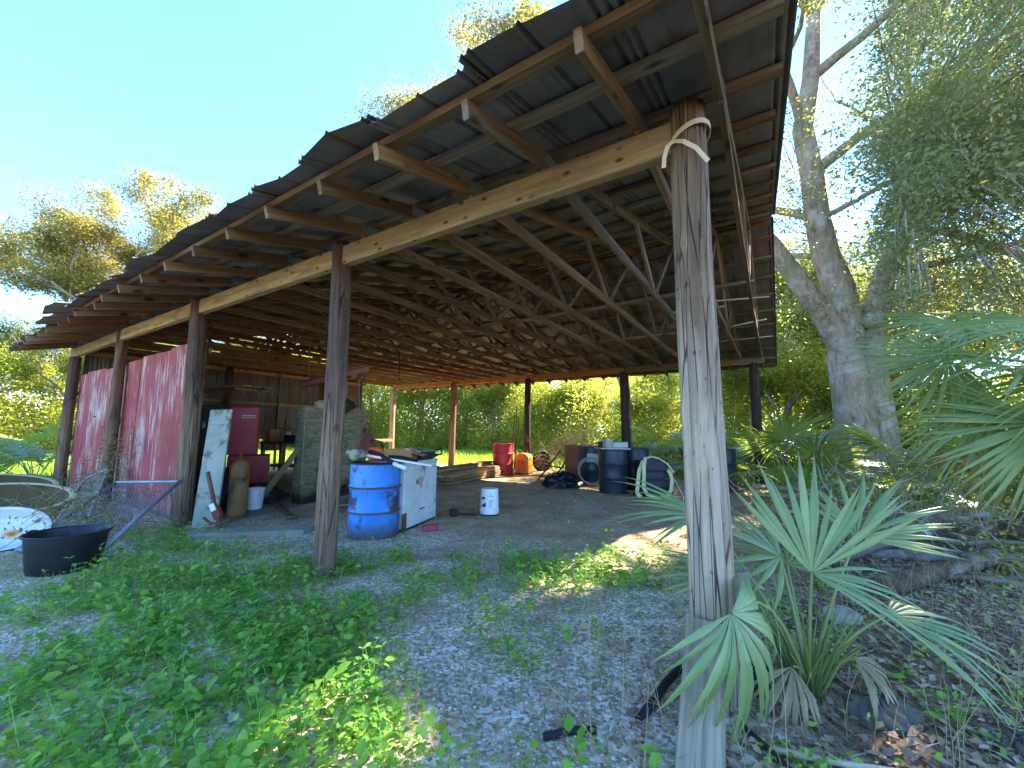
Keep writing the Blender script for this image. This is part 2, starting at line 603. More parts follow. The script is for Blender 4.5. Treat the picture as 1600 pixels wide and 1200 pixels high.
def frondmat(name, a, b, ta, tb, trans=.28):
    n = Nodes(name)
    st = n.noise(n.map(n.jit(n.obj()), (2, 2, 2)), 3, 3)
    r = n.math('ADD', n.math('MULTIPLY', n.island(), .6), n.math('MULTIPLY', st, .4))
    col = n.ramp(r, [(.2, lin(a)), (.8, lin(b))])
    at = n.new('ShaderNodeAttribute', attribute_name='tip')
    tf = n.math('ADD', at.outputs['Fac'], n.math('MULTIPLY', n.math('SUBTRACT', n.island(), .6), .22))
    col = n.mix(n.ramp(tf, [(.84, 0), (.97, .85)]), col, lin('#8f7c54'))
    tcol = n.ramp(r, [(.2, lin(ta)), (.8, lin(tb))])
    MAT[name] = n.leaf(col, tcol, trans, .38, .5)
frondmat('frond_blue', '#6b8349', '#99a96b', '#6c9a48', '#98b458')
frondmat('frond_green', '#66804a', '#8f9c58', '#93b640', '#c4cc50', .4)
frondmat('frond_dry', '#8a7a55', '#a8966a', '#a08a50', '#b8a468', .3)
plain('petiole', '#7f8c50', .5)

def bark(name, dark, mid, light, moss=None):
    n = Nodes(name)
    o = n.obj()
    a = n.noise(n.map(o, (3.5, 3.5, 1.1)), 3.2, 7, .7, .4)
    col = n.ramp(a, [(.3, lin(dark)), (.5, lin(mid)), (.72, lin(light))])
    p = n.noise(o, 2.2, 4, .6)
    col = n.mix(n.ramp(p, [(.5, 0), (.62, .6)]), col, lin('#b9b2a6'))
    if moss:
        col = n.mix(n.ramp(n.noise(o, 1.3, 4), [(.5, 0), (.65, .6)]), col, lin(moss))
    MAT[name] = n.surf(col, .92, normal=n.bump(a, 1.0, .05), spec=.1)
bark('bark_oak', '#655645', '#978570', '#bba98f', '#80805a')
bark('bark_thin', '#6d635a', '#958a7e', '#b8ae9f')
bark('bark_palm', '#4b3e31', '#6a5a47', '#85745c')

def sink_stain():
    n = Nodes('sink_stain')
    o = n.obj()
    d = n.new('ShaderNodeVectorMath', operation='LENGTH')
    n.put(d.inputs[0], n.map(o, (6.5, 9, 0), (-.2, 0, 0)))
    q = n.math('ADD', d.outputs['Value'], n.math('MULTIPLY', n.noise(o, 9, 4), .7))
    col = n.ramp(q, [(.35, lin('#c45a14')), (.6, lin('#dc9a4c')), (.95, lin('#d6d9d6'))])
    MAT['sink_stain'] = n.surf(col, .3)
sink_stain()

def plywood():
    n = Nodes('ply_pale')
    o = n.jit(n.obj(), 13)
    g = n.noise(n.map(o, (1.6, 1.6, 13)), 1.6, 5, .6, 1.6)
    col = n.ramp(g, [(.3, lin('#5f5a44')), (.5, lin('#857e62')), (.72, lin('#a39a7c'))])
    d = n.voro(n.map(o, (1, 1, 1.6)), 4.5)
    col = n.mix(n.ramp(d, [(.06, .9), (.12, .6), (.2, 0)]), col, lin('#35301f'))
    r = n.noise(o, 3.2, 6, .65)
    col = n.mix(n.ramp(r, [(.55, 0), (.68, .7)]), col, lin('#4a4632'))
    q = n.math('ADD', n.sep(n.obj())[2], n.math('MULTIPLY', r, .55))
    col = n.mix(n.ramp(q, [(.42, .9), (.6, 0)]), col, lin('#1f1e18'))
    MAT['ply_pale'] = n.surf(col, .85, normal=n.bump(g, .25, .005), spec=.2)
plywood()
# ------------------------------------------------------------------ ground
def ground():
    n = Nodes('ground_mat')
    p = n.pos()
    fine = n.noise(p, 55, 4, .7)
    pat = n.noise(p, .9, 5, .6)
    pat2 = n.noise(p, 2.7, 5, .65)
    shell = n.voro(p, 58, 'F1', 'Color')
    sh = n.sep(shell)[0]
    sand = n.ramp(fine, [(.3, lin('#b49c78')), (.55, lin('#d4be98')), (.75, lin('#ead9b8'))])
    sand = n.mix(n.ramp(sh, [(.66, 0), (.74, .9)]), sand, lin('#f4ecdc'))
    sand = n.mix(n.ramp(sh, [(.16, .7), (.26, 0)]), sand, lin('#6e6556'))
    bed = n.noise(p, 5.5, 4, .6)
    sand = n.mix(n.ramp(bed, [(.40, .4), (.54, 0)]), sand, lin('#94805c'))
    dirt = n.ramp(fine, [(.3, lin('#7f6848')), (.55, lin('#a3875f')), (.8, lin('#c0a47a'))])
    col = n.mix(n.ramp(n.math('ADD', n.math('MULTIPLY', pat, .6), n.math('MULTIPLY', pat2, .4)), [(.48, 0), (.6, .8)]), sand, dirt)
    x, y, z = n.sep(p)
    # leaf litter soil right of the barn, turf far behind and to the left
    tt = n.math('ADD', n.math('MULTIPLY', n.math('SUBTRACT', x, .96), .5369), n.math('MULTIPLY', n.math('SUBTRACT', y, 2.066), .8437))
    ss = n.math('ADD', n.math('MULTIPLY', n.math('SUBTRACT', x, .96), -.8437), n.math('MULTIPLY', n.math('SUBTRACT', y, 2.066), .5369))
    wob = n.math('MULTIPLY', n.math('SUBTRACT', n.noise(p, 1.3, 4), .5), 1.6)
    inb = n.math('MULTIPLY', n.math('SUBTRACT', n.math('ADD', tt, n.math('MULTIPLY', wob, 1.4)), 1.3), .9, True)
    tread = n.ramp(n.noise(p, 2.1, 5, .65), [(.3, lin('#94774f')), (.55, lin('#bf9f73')), (.75, lin('#dfc8a2'))])
    col = n.mix(n.math('MULTIPLY', inb, n.ramp(n.noise(p, 1.1, 4, .6), [(.3, .35), (.65, .9)])), col, tread)
    soil = n.ramp(n.noise(p, 14, 6, .7), [(.3, lin('#5f4c38')), (.55, lin('#8a7258')), (.75, lin('#b39a7c'))])
    right = n.ramp(n.math('ADD', ss, wob), [(.0, 1), (.25, 0)])
    right.node.color_ramp.elements[0].position = 0.0
    k = n.math('MULTIPLY_ADD', n.math('ADD', ss, wob), -1.6)
    k.node.inputs[2].default_value = .1
    k.node.use_clamp = True
    col = n.mix(k, col, soil)
    turf = n.ramp(n.noise(p, 9, 6, .7), [(.3, lin('#4a5a28')), (.55, lin('#6b7d36')), (.8, lin('#8d9450'))])
    k2 = n.math('SUBTRACT', n.math('ADD', tt, wob), 9.6, True)
    k3 = n.math('SUBTRACT', n.math('ADD', ss, wob), 13.6, True)
    col = n.mix(n.math('MAXIMUM', k2, k3), col, turf)
    h = n.math('ADD', n.math('MULTIPLY', fine, .4), n.math('ADD', n.math('MULTIPLY', sh, .35), n.math('MULTIPLY', pat2, .5)))
    MAT['ground_mat'] = n.surf(col, .95, normal=n.bump(h, 1.0, .03), spec=.12)
    ax = np.concatenate([[-400, -200, -100, -60, -40, -30, -24], np.arange(-20, 20.01, .16), [24, 30, 40, 60, 100, 200, 400]])
    ay = np.concatenate([[-300, -100, -40, -20, -10, -5], np.arange(-2, 26.01, .16), [30, 36, 45, 60, 90, 150, 300, 600]])
    X, Y = np.meshgrid(ax, ay)
    Z = ground_z(X, Y)
    V = np.stack([X, Y, Z], -1).reshape(-1, 3)
    nx, ny = len(ax), len(ay)
    i = np.arange(nx * ny).reshape(ny, nx)
    F = np.stack([i[:-1, :-1], i[:-1, 1:], i[1:, 1:], i[1:, :-1]], -1).reshape(-1, 4)
    g = link('ground', np_mesh('ground', V, F, ['ground_mat'], smooth=True))
    tag(g, 'pale shell sand and dirt yard with patches of weeds', 'ground', kind='structure')
ground()

# ------------------------------------------------------------------ the pole barn
barn = thing('pole_barn', 'open pole barn with low metal gable roof on log posts', 'barn', tuple(P0), BROT)
def L(s, t, z):
    return Vector((-s, t, z))

def log_mesh(name, h, r0, r1, mat, seed, lean=(0, 0), n=28, rings=36, ecc=.05, cracks=0):
    rr = random.Random(seed)
    ck = []
    for _ in range(cracks):
        zc, ln = rr.uniform(.2, h), rr.uniform(.4, 1.4)
        ck.append((zc, ln, rr.uniform(0, 6.28), rr.uniform(-.12, .12), rr.uniform(.006, .016), rr.uniform(.03, .055)))
    ph = [rr.uniform(0, 6.28) for _ in range(8)]
    knots = [(rr.uniform(.3, h), rr.uniform(0, 6.28), rr.uniform(.006, .016)) for _ in range(9)]
    vs, fs = [], []
    for i in range(rings):
        f = i / (rings - 1)
        z = f * h
        r = r0 + (r1 - r0) * f
        ox = lean[0] * f + .008 * math.sin(z * 1.7 + ph[0])
        oy = lean[1] * f + .008 * math.sin(z * 1.3 + ph[1])
        for k in range(n):
            a = 2 * PI * k / n
            q = r * (1 + ecc * math.cos(2 * a + ph[2]) + .02 * math.sin(5 * a + ph[3] + z * .6) + .022 * math.sin(9 * a + ph[4] - z * .35)
                     + .012 * math.sin(7 * z + ph[5]))
            for kz, ka, kh in knots:
                da = (a - ka + PI) % (2 * PI) - PI
                q += kh * math.exp(-((z - kz) / .05) ** 2 - (da / .35) ** 2)
            for zc, ln, ca, tw, dp, wd in ck:
                if abs(z - zc) < ln / 2:
                    da = (a - ca - tw * (z - zc) + PI) % (2 * PI) - PI
                    if abs(da) < wd * 2:
                        q -= dp * max(0, 1 - abs(da) / wd) * math.cos(PI * (z - zc) / ln)
            vs.append((ox + q * math.cos(a), oy + q * math.sin(a), z))
    for i in range(rings - 1):
        for k in range(n):
            l = (k + 1) % n
            fs.append((i * n + k, i * n + l, i * n + n + l, i * n + n + k))
    fs.append(tuple(range((rings - 1) * n, rings * n)))
    b = MB()
    b.add(vs, fs)
    return b.mesh(name, mat, 'all')

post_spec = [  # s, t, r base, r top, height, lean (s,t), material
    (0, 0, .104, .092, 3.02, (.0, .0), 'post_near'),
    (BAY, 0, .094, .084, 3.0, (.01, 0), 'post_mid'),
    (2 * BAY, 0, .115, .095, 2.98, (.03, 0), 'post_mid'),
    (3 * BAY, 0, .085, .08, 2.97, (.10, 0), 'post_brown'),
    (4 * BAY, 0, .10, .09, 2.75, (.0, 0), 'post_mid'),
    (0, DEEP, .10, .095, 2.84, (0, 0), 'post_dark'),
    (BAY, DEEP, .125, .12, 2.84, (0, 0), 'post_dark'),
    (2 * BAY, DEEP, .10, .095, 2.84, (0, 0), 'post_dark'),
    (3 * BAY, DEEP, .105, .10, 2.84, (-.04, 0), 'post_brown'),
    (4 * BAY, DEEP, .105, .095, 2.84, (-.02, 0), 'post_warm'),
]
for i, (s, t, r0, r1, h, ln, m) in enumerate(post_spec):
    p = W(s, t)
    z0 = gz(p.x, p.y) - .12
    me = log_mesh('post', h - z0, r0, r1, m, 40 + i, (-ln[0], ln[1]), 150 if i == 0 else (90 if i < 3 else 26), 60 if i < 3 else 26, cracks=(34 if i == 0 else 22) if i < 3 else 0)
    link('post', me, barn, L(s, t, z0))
# shorter stub standing beside the far front post
link('post', log_mesh('post', 2.45, .07, .065, 'post_dark', 77), barn, L(4 * BAY - .02, .26, -.1))
# two posts in the middle of the end wall
for t in (2.9, 5.8):
    link('post', log_mesh('post', 3.0, .09, .08, 'post_dark', int(80 + t), n=16, rings=14), barn, L(4 * BAY - .12, t, -.1))

# header beams, one timber for each bay, the front ones pale and knotty
BT, BB = 2.955, 2.775
for k in range(4):
    a = k * BAY + (.085 if k == 0 else .0)
    b = (k + 1) * BAY
    if k == 3:
        b = 12.42
    zz = (BT + BB) / 2
    bar('header_beam', L(a, .0, zz), L(b - .004, .0, zz - (.03 if k == 3 else 0)), .082, .182, 'lumber_tan', barn, seed=k)
for k in range(4):
    bar('header_beam', L(k * BAY - (.22 if k == 0 else 0), DEEP, 2.90), L((k + 1) * BAY - .004, DEEP, 2.90), .08, .165, 'lumber_warm' if k else 'lumber_brown', barn, seed=k)

SL = 0.268
HEEL = 2.99
TAIL = .86
MID = DEEP / 2
def chord_z(t):
    tt = t if t <= MID else DEEP - t
    return HEEL + SL * tt
nt = 21
def truss(s, first, tone):
    e = thing('truss', None, None)
    e.parent = barn
    e.location = L(s, 0, 0)
    rr = random.Random(int(s * 100))
    dz = rr.uniform(-.008, .008)
    half = .092 / 2 * math.sqrt(1 + SL * SL)
    tail = TAIL + rr.uniform(-.03, .05)
    # local coordinates of a truss: x along the barn, y = t
    def q(t, z, x=0): return Vector((x, t, z + dz))
    bar('bottom_chord', q(-.03, BT + .047), q(DEEP + .05, BT + .047), .0362, .09, tone, e, bow=.012, seed=rr.randint(0, 3))
    bar('top_chord', q(-tail, HEEL + half - SL * tail), q(MID, HEEL + half + SL * MID), .038, .092, tone, e, seed=rr.randint(0, 3))
    bar('top_chord', q(DEEP + TAIL, HEEL + half - SL * TAIL), q(MID + .001, HEEL + half + SL * MID), .0376, .092, tone, e, seed=rr.randint(0, 3))
    pz = BT + .09
    for (ta, tb) in ((DEEP * .335, DEEP * .25), (DEEP * .345, MID - .05), (DEEP * .655, MID + .05), (DEEP * .665, DEEP * .75)):
        bar('web', q(ta, pz - .02), q(tb, chord_z(tb) + .03), .0345, .068, tone, e, seed=rr.randint(0, 3))
    for t_ in (.06, DEEP - .06):
        m = MB()
        m.box((0, 0, 0), (.0425, .22, .085))
        for a in range(9):
            for b in range(4):
                for sx in (-1, 1):
                    m.box((sx * .0222, -.096 + a * .024, -.03 + b * .02), (.003, .005, .009))
        if not BAR_CACHE.get('plate'):
            BAR_CACHE['plate'] = m.mesh('nail_plate', 'galv')
        link('nail_plate', BAR_CACHE['plate'], e, q(t_, BT + .085))
    return e
for i in range(nt):
    s = -.02 + .6 * (i + .5) if False else .27 + i * .6096
    truss(s, i == 0, random.choice(['lumber_brown', 'lumber_grey', 'lumber_brown', 'lumber_brown']) if i < 7 else random.choice(['lumber_brown', 'lumber_red', 'lumber_brown']))
# barge truss outside the near corner post
truss(-.16, False, 'lumber_brown')

# long braces lying across the bottom chords
for (t_, s0, s1, z) in ((MID - 1.0, -.2, 4.4, BT + .112), (MID + 1.3, .4, 12.2, BT + .112), (MID - .6, 4.3, 12.3, BT + .112)):
    bar('brace', L(s0, t_, z), L(s1, t_ + .12, z), .088, .036, 'lumber_grey' if s0 < 0 else 'lumber_brown', barn, bow=.01, seed=2)
# loose laths left hanging at the near gable
for (s0, t0, s1, t1, z) in ((.45, 6.6, -.38, 6.7, 3.02), (.3, 5.6, -.3, 5.4, 3.05), (.5, 4.7, -.36, 5.0, 3.3)):
    bar('lath', L(s0, t0, z), L(s1, t1, z + .02), .035, .018, 'board_pale', barn)
bar('lath', L(.62, 3.9, 3.06), L(1.1, 5.1, 3.05), .14, .02, 'lumber_grey', barn)
bar('lath', L(.2, 4.3, 3.06), L(.95, 4.25, 3.06), .13, .02, 'board_pale', barn)

# purlins: on top of the chords, laid in lengths
S0, S1 = -.45, 12.48
TOPZ = HEEL + .092 * math.sqrt(1 + SL * SL)
nrm = Vector((0, -SL, 1)).normalized()
rows = [-.80, -.42, .12, .68, 1.24, 1.80, 2.36, 2.92, 3.46, 3.95, 4.27]
for side in (0, 1):
    for j, r in enumerate(rows):
        cuts = sorted([S0, S1] + [random.uniform(3, 5), random.uniform(7.2, 9.4)])
        t_ = r if side == 0 else DEEP - r
        up = nrm if side == 0 else Vector((0, SL, 1)).normalized()
        for a, b in zip(cuts[:-1], cuts[1:]):
            z = TOPZ + SL * r + .0195
            if side == 0 and b > 11 and r < -.6:
                continue
            bar('purlin', L(a + (.004 if a > S0 else random.uniform(0, .03)), t_, z), L(b, t_ + random.uniform(-.02, .02), z), .088, .038,
                random.choice(['lumber_brown', 'lumber_brown', 'lumber_grey', 'lumber_red']) if a > 3 else random.choice(['lumber_brown', 'lumber_grey']), barn, up=up, seed=j)

# roof sheets: crimped metal, each its own piece, running from eave to ridge
def sheet_mesh(name, length, seed, curl=0.0):
    rr = random.Random(seed)
    prof = []
    w = .655
    for c in (.022, .066, w / 2, w - .066, w - .022):
        prof += [(c - .016, 0), (c, .019), (c + .016, 0)]
    prof = [(0, 0)] + prof + [(w, 0)]
    nr = 15
    vs, fs = [], []
    ph = [rr.uniform(0, 6.28) for _ in range(4)]
    for i in range(nr):
        f = i / (nr - 1)
        y = f * length
        edge = max(0, 1 - y / .5)
        for j, (x, z) in enumerate(prof):
            dz = .006 * math.sin(y * 5 + ph[0] + x * 6) * (.3 + edge) + edge * edge * (curl * (x / w) + .014 * math.sin(x * 9 + ph[1]))
            dy = edge * .02 * math.sin(x * 7 + ph[2]) if i == 0 else 0
            vs.append((x, y + dy, z + dz))
    n = len(prof)
    for i in range(nr - 1):
        for j in range(n - 1):
            fs.append((i * n + j, i * n + j + 1, i * n + n + j + 1, i * n + n + j))
    b = MB()
    b.add(vs, fs)
    me = b.mesh(name, 'roof_metal')
    return me
SHZ = TOPZ + .042
slope_len = lambda t0: (MID - t0) * math.sqrt(1 + SL * SL)
ang = math.atan(SL)
var = {}
nsheet = 21
for side in (0, 1):
    for i in range(nsheet):
        s = S0 - .02 + i * .6165
        over = 1.0 if s < 8.9 else .86
        sd = i % 5
        over += [0, .02, -.015, .03, -.02][i % 5]
        curl = .03 if (side == 0 and i in (4, 7)) else (.014 if i % 3 == 0 else -.01)
        if side == 0 and i == 13:
            over, curl = 1.1, .045
        if side == 0 and i == 14:
            curl = .03
        key = (round(over, 3), sd, curl)
        if key not in var:
            var[key] = sheet_mesh('roof_sheet', slope_len(-over) - .01, sd + 3, curl)
        o = link('roof_sheet', var[key], barn)
        lift = .004 * (i % 2)
        if side == 0:
            # local x runs towards -s so the sheet covers s .. s+.655
            m = Matrix.Translation(L(s + .64, -over, SHZ - SL * over + lift)) @ Matrix.Rotation(ang, 4, 'X') @ Matrix.Rotation(math.radians(-.5), 4, 'Y')
        else:
            m = Matrix.Translation(L(s, DEEP + over, SHZ - SL * over + lift)) @ Matrix.Rotation(PI, 4, 'Z') @ Matrix.Rotation(ang, 4, 'X') @ Matrix.Rotation(math.radians(-.5), 4, 'Y')
        sag = -.02 * max(0, s - 8) if side == 0 else 0
        m.translation.z += sag * .5
        o.matrix_local = m
for a, b in ((S0, 4.1), (4.05, 8.4), (8.35, S1)):
    m = MB()
    vs, fs = [], []
    k = 0
    zr = SHZ + SL * MID + .03
    for s in (a, b):
        for (dt, dz) in ((-.17, -.045), (-.02, .0), (.02, .0), (.17, -.045)):
            vs.append(tuple(L(s, MID + dt, zr + dz + (.004 if a > 0 and a < 5 else 0))))
    fs = [(0, 1, 5, 4), (1, 2, 6, 5), (2, 3, 7, 6)]
    m.add(vs, fs).build('ridge_cap', 'roof_metal', barn)

# red plywood walling of the two far bays at the front: grooved sheets nailed behind the posts
def ply_sheet(w, h, seed, bend):
    rr = random.Random(seed)
    nx, nz = 18, 10
    vs, fs = [], []
    for j in range(nz + 1):
        for i in range(nx + 1):
            x, z = w * i / nx, h * j / nz
            g = -.006 if i % 3 == 0 and 0 < i < nx else 0
            top = (rr.uniform(-.006, .006) if j == nz else 0)
            vs.append((x, -.008 + -g + bend * math.sin(PI * i / nx) * (j / nz) ** 2, z + top))
    for j in range(nz):
        for i in range(nx):
            a = j * (nx + 1) + i
            fs.append((a, a + 1, a + nx + 2, a + nx + 1))
    nfront = len(vs)
    vs += [(x, y + .014 + (0), z) for x, y, z in vs]
    fs += [(nfront + b, nfront + a, nfront + d, nfront + c) for a, b, c, d in [f for f in fs]]
    # rim
    loop = [i for i in range(nx + 1)] + [j * (nx + 1) + nx for j in range(1, nz + 1)] + [nz * (nx + 1) + i for i in range(nx - 1, -1, -1)] + [j * (nx + 1) for j in range(nz - 1, 0, -1)]
    for a, b in zip(loop, loop[1:] + loop[:1]):
        fs.append((a, nfront + a, nfront + b, b))
    return MB().add(vs, fs).mesh('wall_panel', 'red_paint')
for (s, w, h, z, bend, t_, tilt) in ((6.12, 1.20, 2.43, .02, -.03, .115, 0), (7.325, 1.21, 2.43, .0, -.02, .118, .01), (8.545, .66, 2.40, .0, 0, .116, 0),
                                     (9.215, 1.21, 2.40, -.04, .0, .120, -.005), (10.43, 1.21, 2.42, -.02, .01, .118, .004), (11.645, .52, 2.40, -.03, 0, .12, 0)):
    me = ply_sheet(w, h, int(s * 10), bend)
    o = link('wall_panel', me, barn, L(s + w, t_, z), (0, tilt, 0))
for z in (.35, 1.3, 2.3):
    bar('girt', L(6.1, .155, z), L(12.2, .155, z), .038, .09, 'lumber_brown', barn)

# end wall: corrugated sheets on girts, with gaps low down where daylight shows
def corr_mesh(w, h, seed):
    n = int(w / .068 * 4)
    vs, fs = [], []
    rr = random.Random(seed)
    nz = 3
    for j in range(nz + 1):
        for i in range(n + 1):
            x = w * i / n
            vs.append((x, .011 * math.sin(2 * PI * x / .068), h * j / nz + (rr.uniform(-.01, .01) if j == 0 and i % 4 == 0 else 0)))
    for j in range(nz):
        for i in range(n):
            a = j * (n + 1) + i
            fs.append((a, a + 1, a + n + 2, a + n + 1))
    return MB().add(vs, fs).mesh('corrugated_sheet', 'wall_metal', 'all')
tw = .66
corr = {}
for i in range(11):
    t_ = .15 + i * (tw - .02)
    top = 2.97 + SL * min(t_ + .3, DEEP - t_ - .3) * .55
    lowz = {4: .72, 3: .1, 5: .95, 6: .62, 7: .9, 8: .55, 9: .75, 10: .72}.get(i, .05)
    top = round(top, 1)
    key = (top - lowz)
    if key not in corr:
        corr[key] = corr_mesh(tw, top - lowz, i)
    o = link('corrugated_sheet', corr[key], barn)
    o.matrix_local = Matrix.Translation(L(12.25 + .012 * (i % 2), t_, lowz)) @ Matrix.Rotation(PI / 2, 4, 'Z')
for z in (1.05, 1.98, 2.86):
    bar('girt', L(12.18, .05, z), L(12.18, 7.35, z), .038, .09, 'lumber_brown' if z < 2.8 else 'lumber_warm', barn, bow=.01)
for t_ in (1.5, 4.3, 7.2):
    bar('stud', L(12.16, t_, .0), L(12.16, t_, 2.95), .09, .038, 'lumber_brown', barn, up=(0, 1, 0))
bar('girt', L(12.1, 7.3, .85), L(12.1, 8.66, .85), .038, .1, 'lumber_tan', barn)
# ------------------------------------------------------------------ leaves and trees
LEAF2 = (np.array([(0, 0, 0), (.45, .26, .05), (1, 0, -.08), (.45, -.26, .05)]), np.array([(0, 1, 2), (0, 2, 3)]))
LEAFB = (np.array([(0, 0, 0), (.28, .30, .05), (.68, .22, .03), (1, 0, -.10), (.68, -.22, .03), (.28, -.30, .05), (.5, 0, -.02)]),
         np.array([(0, 1, 6), (1, 2, 6), (2, 3, 6), (3, 4, 6), (4, 5, 6), (5, 0, 6)]))

def leaf_arrays(P, D, size, tmpl, rng, roll=1.0):
    """P (n,3) leaf bases, D (n,3) unit pointing directions, size (n,)"""
    T, F = tmpl
    n = len(P)
    up = np.tile(np.array([0, 0, 1.0]), (n, 1)) + rng.normal(0, roll * .6, (n, 3))
    Y = np.cross(up, D)
    Y /= np.linalg.norm(Y, axis=1, keepdims=True) + 1e-9
    Z = np.cross(D, Y)
    V = (P[:, None, :] + size[:, None, None] * (T[None, :, 0:1] * D[:, None, :] + T[None, :, 1:2] * Y[:, None, :] + T[None, :, 2:3] * Z[:, None, :]))
    k = len(T)
    FF = (F[None] + (np.arange(n) * k)[:, None, None]).reshape(-1, F.shape[1])
    return V.reshape(-1, 3), FF

def rand_dirs(rng, n, flat=.6):
    d = rng.normal(0, 1, (n, 3))
    d[:, 2] *= flat
    return d / (np.linalg.norm(d, axis=1, keepdims=True) + 1e-9)

class Tree:
    def __init__(self, seed):
        self.r = random.Random(seed)
        self.rng = np.random.default_rng(seed)
        self.b = MB()
        self.tips = []
    def limb(self, pts, radii, n=10):
        self.b.tube(pts, radii, n, cap=False)
    def grow(self, p, d, length, r, level, maxl, spread=.8, up=.12, kids=(3, 5), shrink=.62, minr=.006):
        R = self.r
        n = 5 if level < 2 else 4
        pts, rad = [p.copy()], [r]
        d = d.normalized()
        r1 = r * (.55 if level < maxl else .3)
        for i in range(n):
            d = (d + Vector((R.gauss(0, .16), R.gauss(0, .16), R.gauss(0, .12) + up))).normalized()
            pts.append(pts[-1] + d * (length / n))
            rad.append(r + (r1 - r) * (i + 1) / n)
        self.b.tube(pts, rad, max(4, 9 - 2 * level), cap=False)
        if level >= maxl:
            for q in pts[1:]:
                self.tips.append((q, d))
            return
        k = R.randint(*kids)
        for j in range(k):
            f = R.uniform(.45, 1.0) if j else 1.0
            idx = min(n, max(1, int(round(f * n))))
            q = pts[idx]
            a = Vector((R.gauss(0, 1), R.gauss(0, 1), R.gauss(0, .5)))
            a = (a - d * a.dot(d)).normalized()
            nd = (d * (1 - spread * .5) + a * spread * R.uniform(.7, 1.1)).normalized()
            self.grow(q, nd, length * shrink * R.uniform(.8, 1.15), max(minr, rad[idx] * R.uniform(.5, .75)), level + 1, maxl, spread, up, kids, shrink, minr)
    def crown(self, per_tip, sigma, size, mat, tmpl=LEAF2, flat=.6, droop=0.0, gaps=None):
        rng = self.rng
        T = np.array([tuple(t[0]) for t in self.tips])
        dens = rng.uniform(0, 1.35, len(T)) ** 2 + .12
        cnt = np.maximum(1, (per_tip * dens).astype(int))
        P = np.repeat(T, cnt, axis=0)
        s = np.repeat(rng.uniform(.6, 1.25, len(T)) * sigma, cnt)
        P = P + rng.normal(0, 1, P.shape) * s[:, None] * np.array([1, 1, .7])
        if gaps:
            # openings in the crown through which the sun reaches the yard
            org, sc, polys = gaps
            Wp = np.array(org) + P * sc
            k = Wp[:, 2] / SUN_DIR.z
            gx, gy = Wp[:, 0] - SUN_DIR.x * k, Wp[:, 1] - SUN_DIR.y * k
            ok = np.ones(len(P), bool)
            for (cx, cy, rx, ry, a) in polys:
                c, s_ = math.cos(a), math.sin(a)
                e_ = (((gx - cx) * c + (gy - cy) * s_) / rx) ** 2 + ((-(gx - cx) * s_ + (gy - cy) * c) / ry) ** 2
                ok &= e_ > rng.uniform(.7, 1.3, len(P))
            P = P[ok]
        D = rand_dirs(rng, len(P), flat)
        D[:, 2] -= droop
        D /= np.linalg.norm(D, axis=1, keepdims=True)
        sz = size * rng.uniform(.6, 1.3, len(P))
        V, F = leaf_arrays(P, D, sz, tmpl, rng)
        return np_mesh('crown', V, F, [mat])

def make_tree(seed, h, r, mat, barkm='bark_thin', per=16, sigma=.38, size=.14, maxl=3, spread=.85, up=.1, trunk=.35, kids=(3, 5), lean=(0, 0), shrink=.64):
    t = Tree(seed)
    d = Vector((lean[0], lean[1], 1)).normalized()
    base = Vector((0, 0, -.2))
    R = t.r
    pts, rad = [base], [r * 1.25]
    n = 6
    for i in range(n):
        d = (d + Vector((R.gauss(0, .07), R.gauss(0, .07), .02))).normalized()
        pts.append(pts[-1] + d * (h * trunk / n))
        rad.append(r * (1 - .35 * (i + 1) / n))
    t.b.tube(pts, rad, 12, cap=False)
    for j in range(R.randint(4, 5)):
        a = 2 * PI * (j + R.random() * .6) / 4.5
        nd = Vector((math.cos(a) * spread, math.sin(a) * spread, R.uniform(.5, 1.2)))
        t.grow(pts[R.choice([-1, -1, -2, -3])], nd, h * R.uniform(.24, .32), r * R.uniform(.35, .55), 1, maxl, spread, up, kids, shrink)
    t.grow(pts[-1], d, h * .32, r * .6, 1, maxl, spread * .8, up, kids, shrink)
    trunk_me = t.b.mesh('trunk', barkm, 'all')
    return trunk_me, t.crown(per, sigma, size, mat)

TREES = {
    'a': make_tree(11, 9, .16, 'leaf_wood', per=150, sigma=.36, size=.115),
    'b': make_tree(12, 8, .12, 'leaf_wood', per=130, sigma=.34, size=.11, spread=1.0, trunk=.25),
    'c': make_tree(13, 10, .17, 'leaf_dark', per=120, sigma=.36, size=.12, spread=.75),
    'd': make_tree(14, 12, .2, 'leaf_yellow', per=260, sigma=.33, size=.115, spread=.8, trunk=.42, shrink=.7),
}
def plant_tree(name, kind, x, y, sc, rz, label, cat='tree', group=None, zs=1.0):
    e = thing(name, label, cat, (x, y, gz(x, y)), rz, group)
    e.scale = (sc, sc, sc * zs)
    link('trunk', TREES[kind][0], e)
    link('crown', TREES[kind][1], e)
    return e

# trees behind the barn, then the wood's farther ranks
G1 = 'trees of the thicket behind the barn'
LB1 = 'sunlit young tree in the green thicket behind the barn'
spots = [('b', -13.5, 28, .85), ('a', -9.5, 28, .8), ('b', -6.4, 27.5, .9), ('a', -3.0, 27, .75), ('b', .6, 26.5, .8), ('b', 4.6, 24, .7), ('a', 7.6, 21.5, .6),
         ('b', 10.0, 18.2, .55), ('b', 3.0, 23.5, .6), ('b', 6.4, 20.0, .55), ('a', -1.2, 25.5, .6), ('a', 12.6, 16.8, .7), ('c', -14.8, 31, .9), ('c', -7, 32, .9), ('c', 0, 31, .9), ('a', 6, 29, .8), ('c', 12.5, 25, .7)]
for i, (k, x, y, sc) in enumerate(spots):
    plant_tree('thicket_tree', k, x, y, sc * 1.2, i * 1.7, LB1, group=G1)
G2 = 'trees of the far wood'
LB2 = 'distant tree in the far wood behind everything'
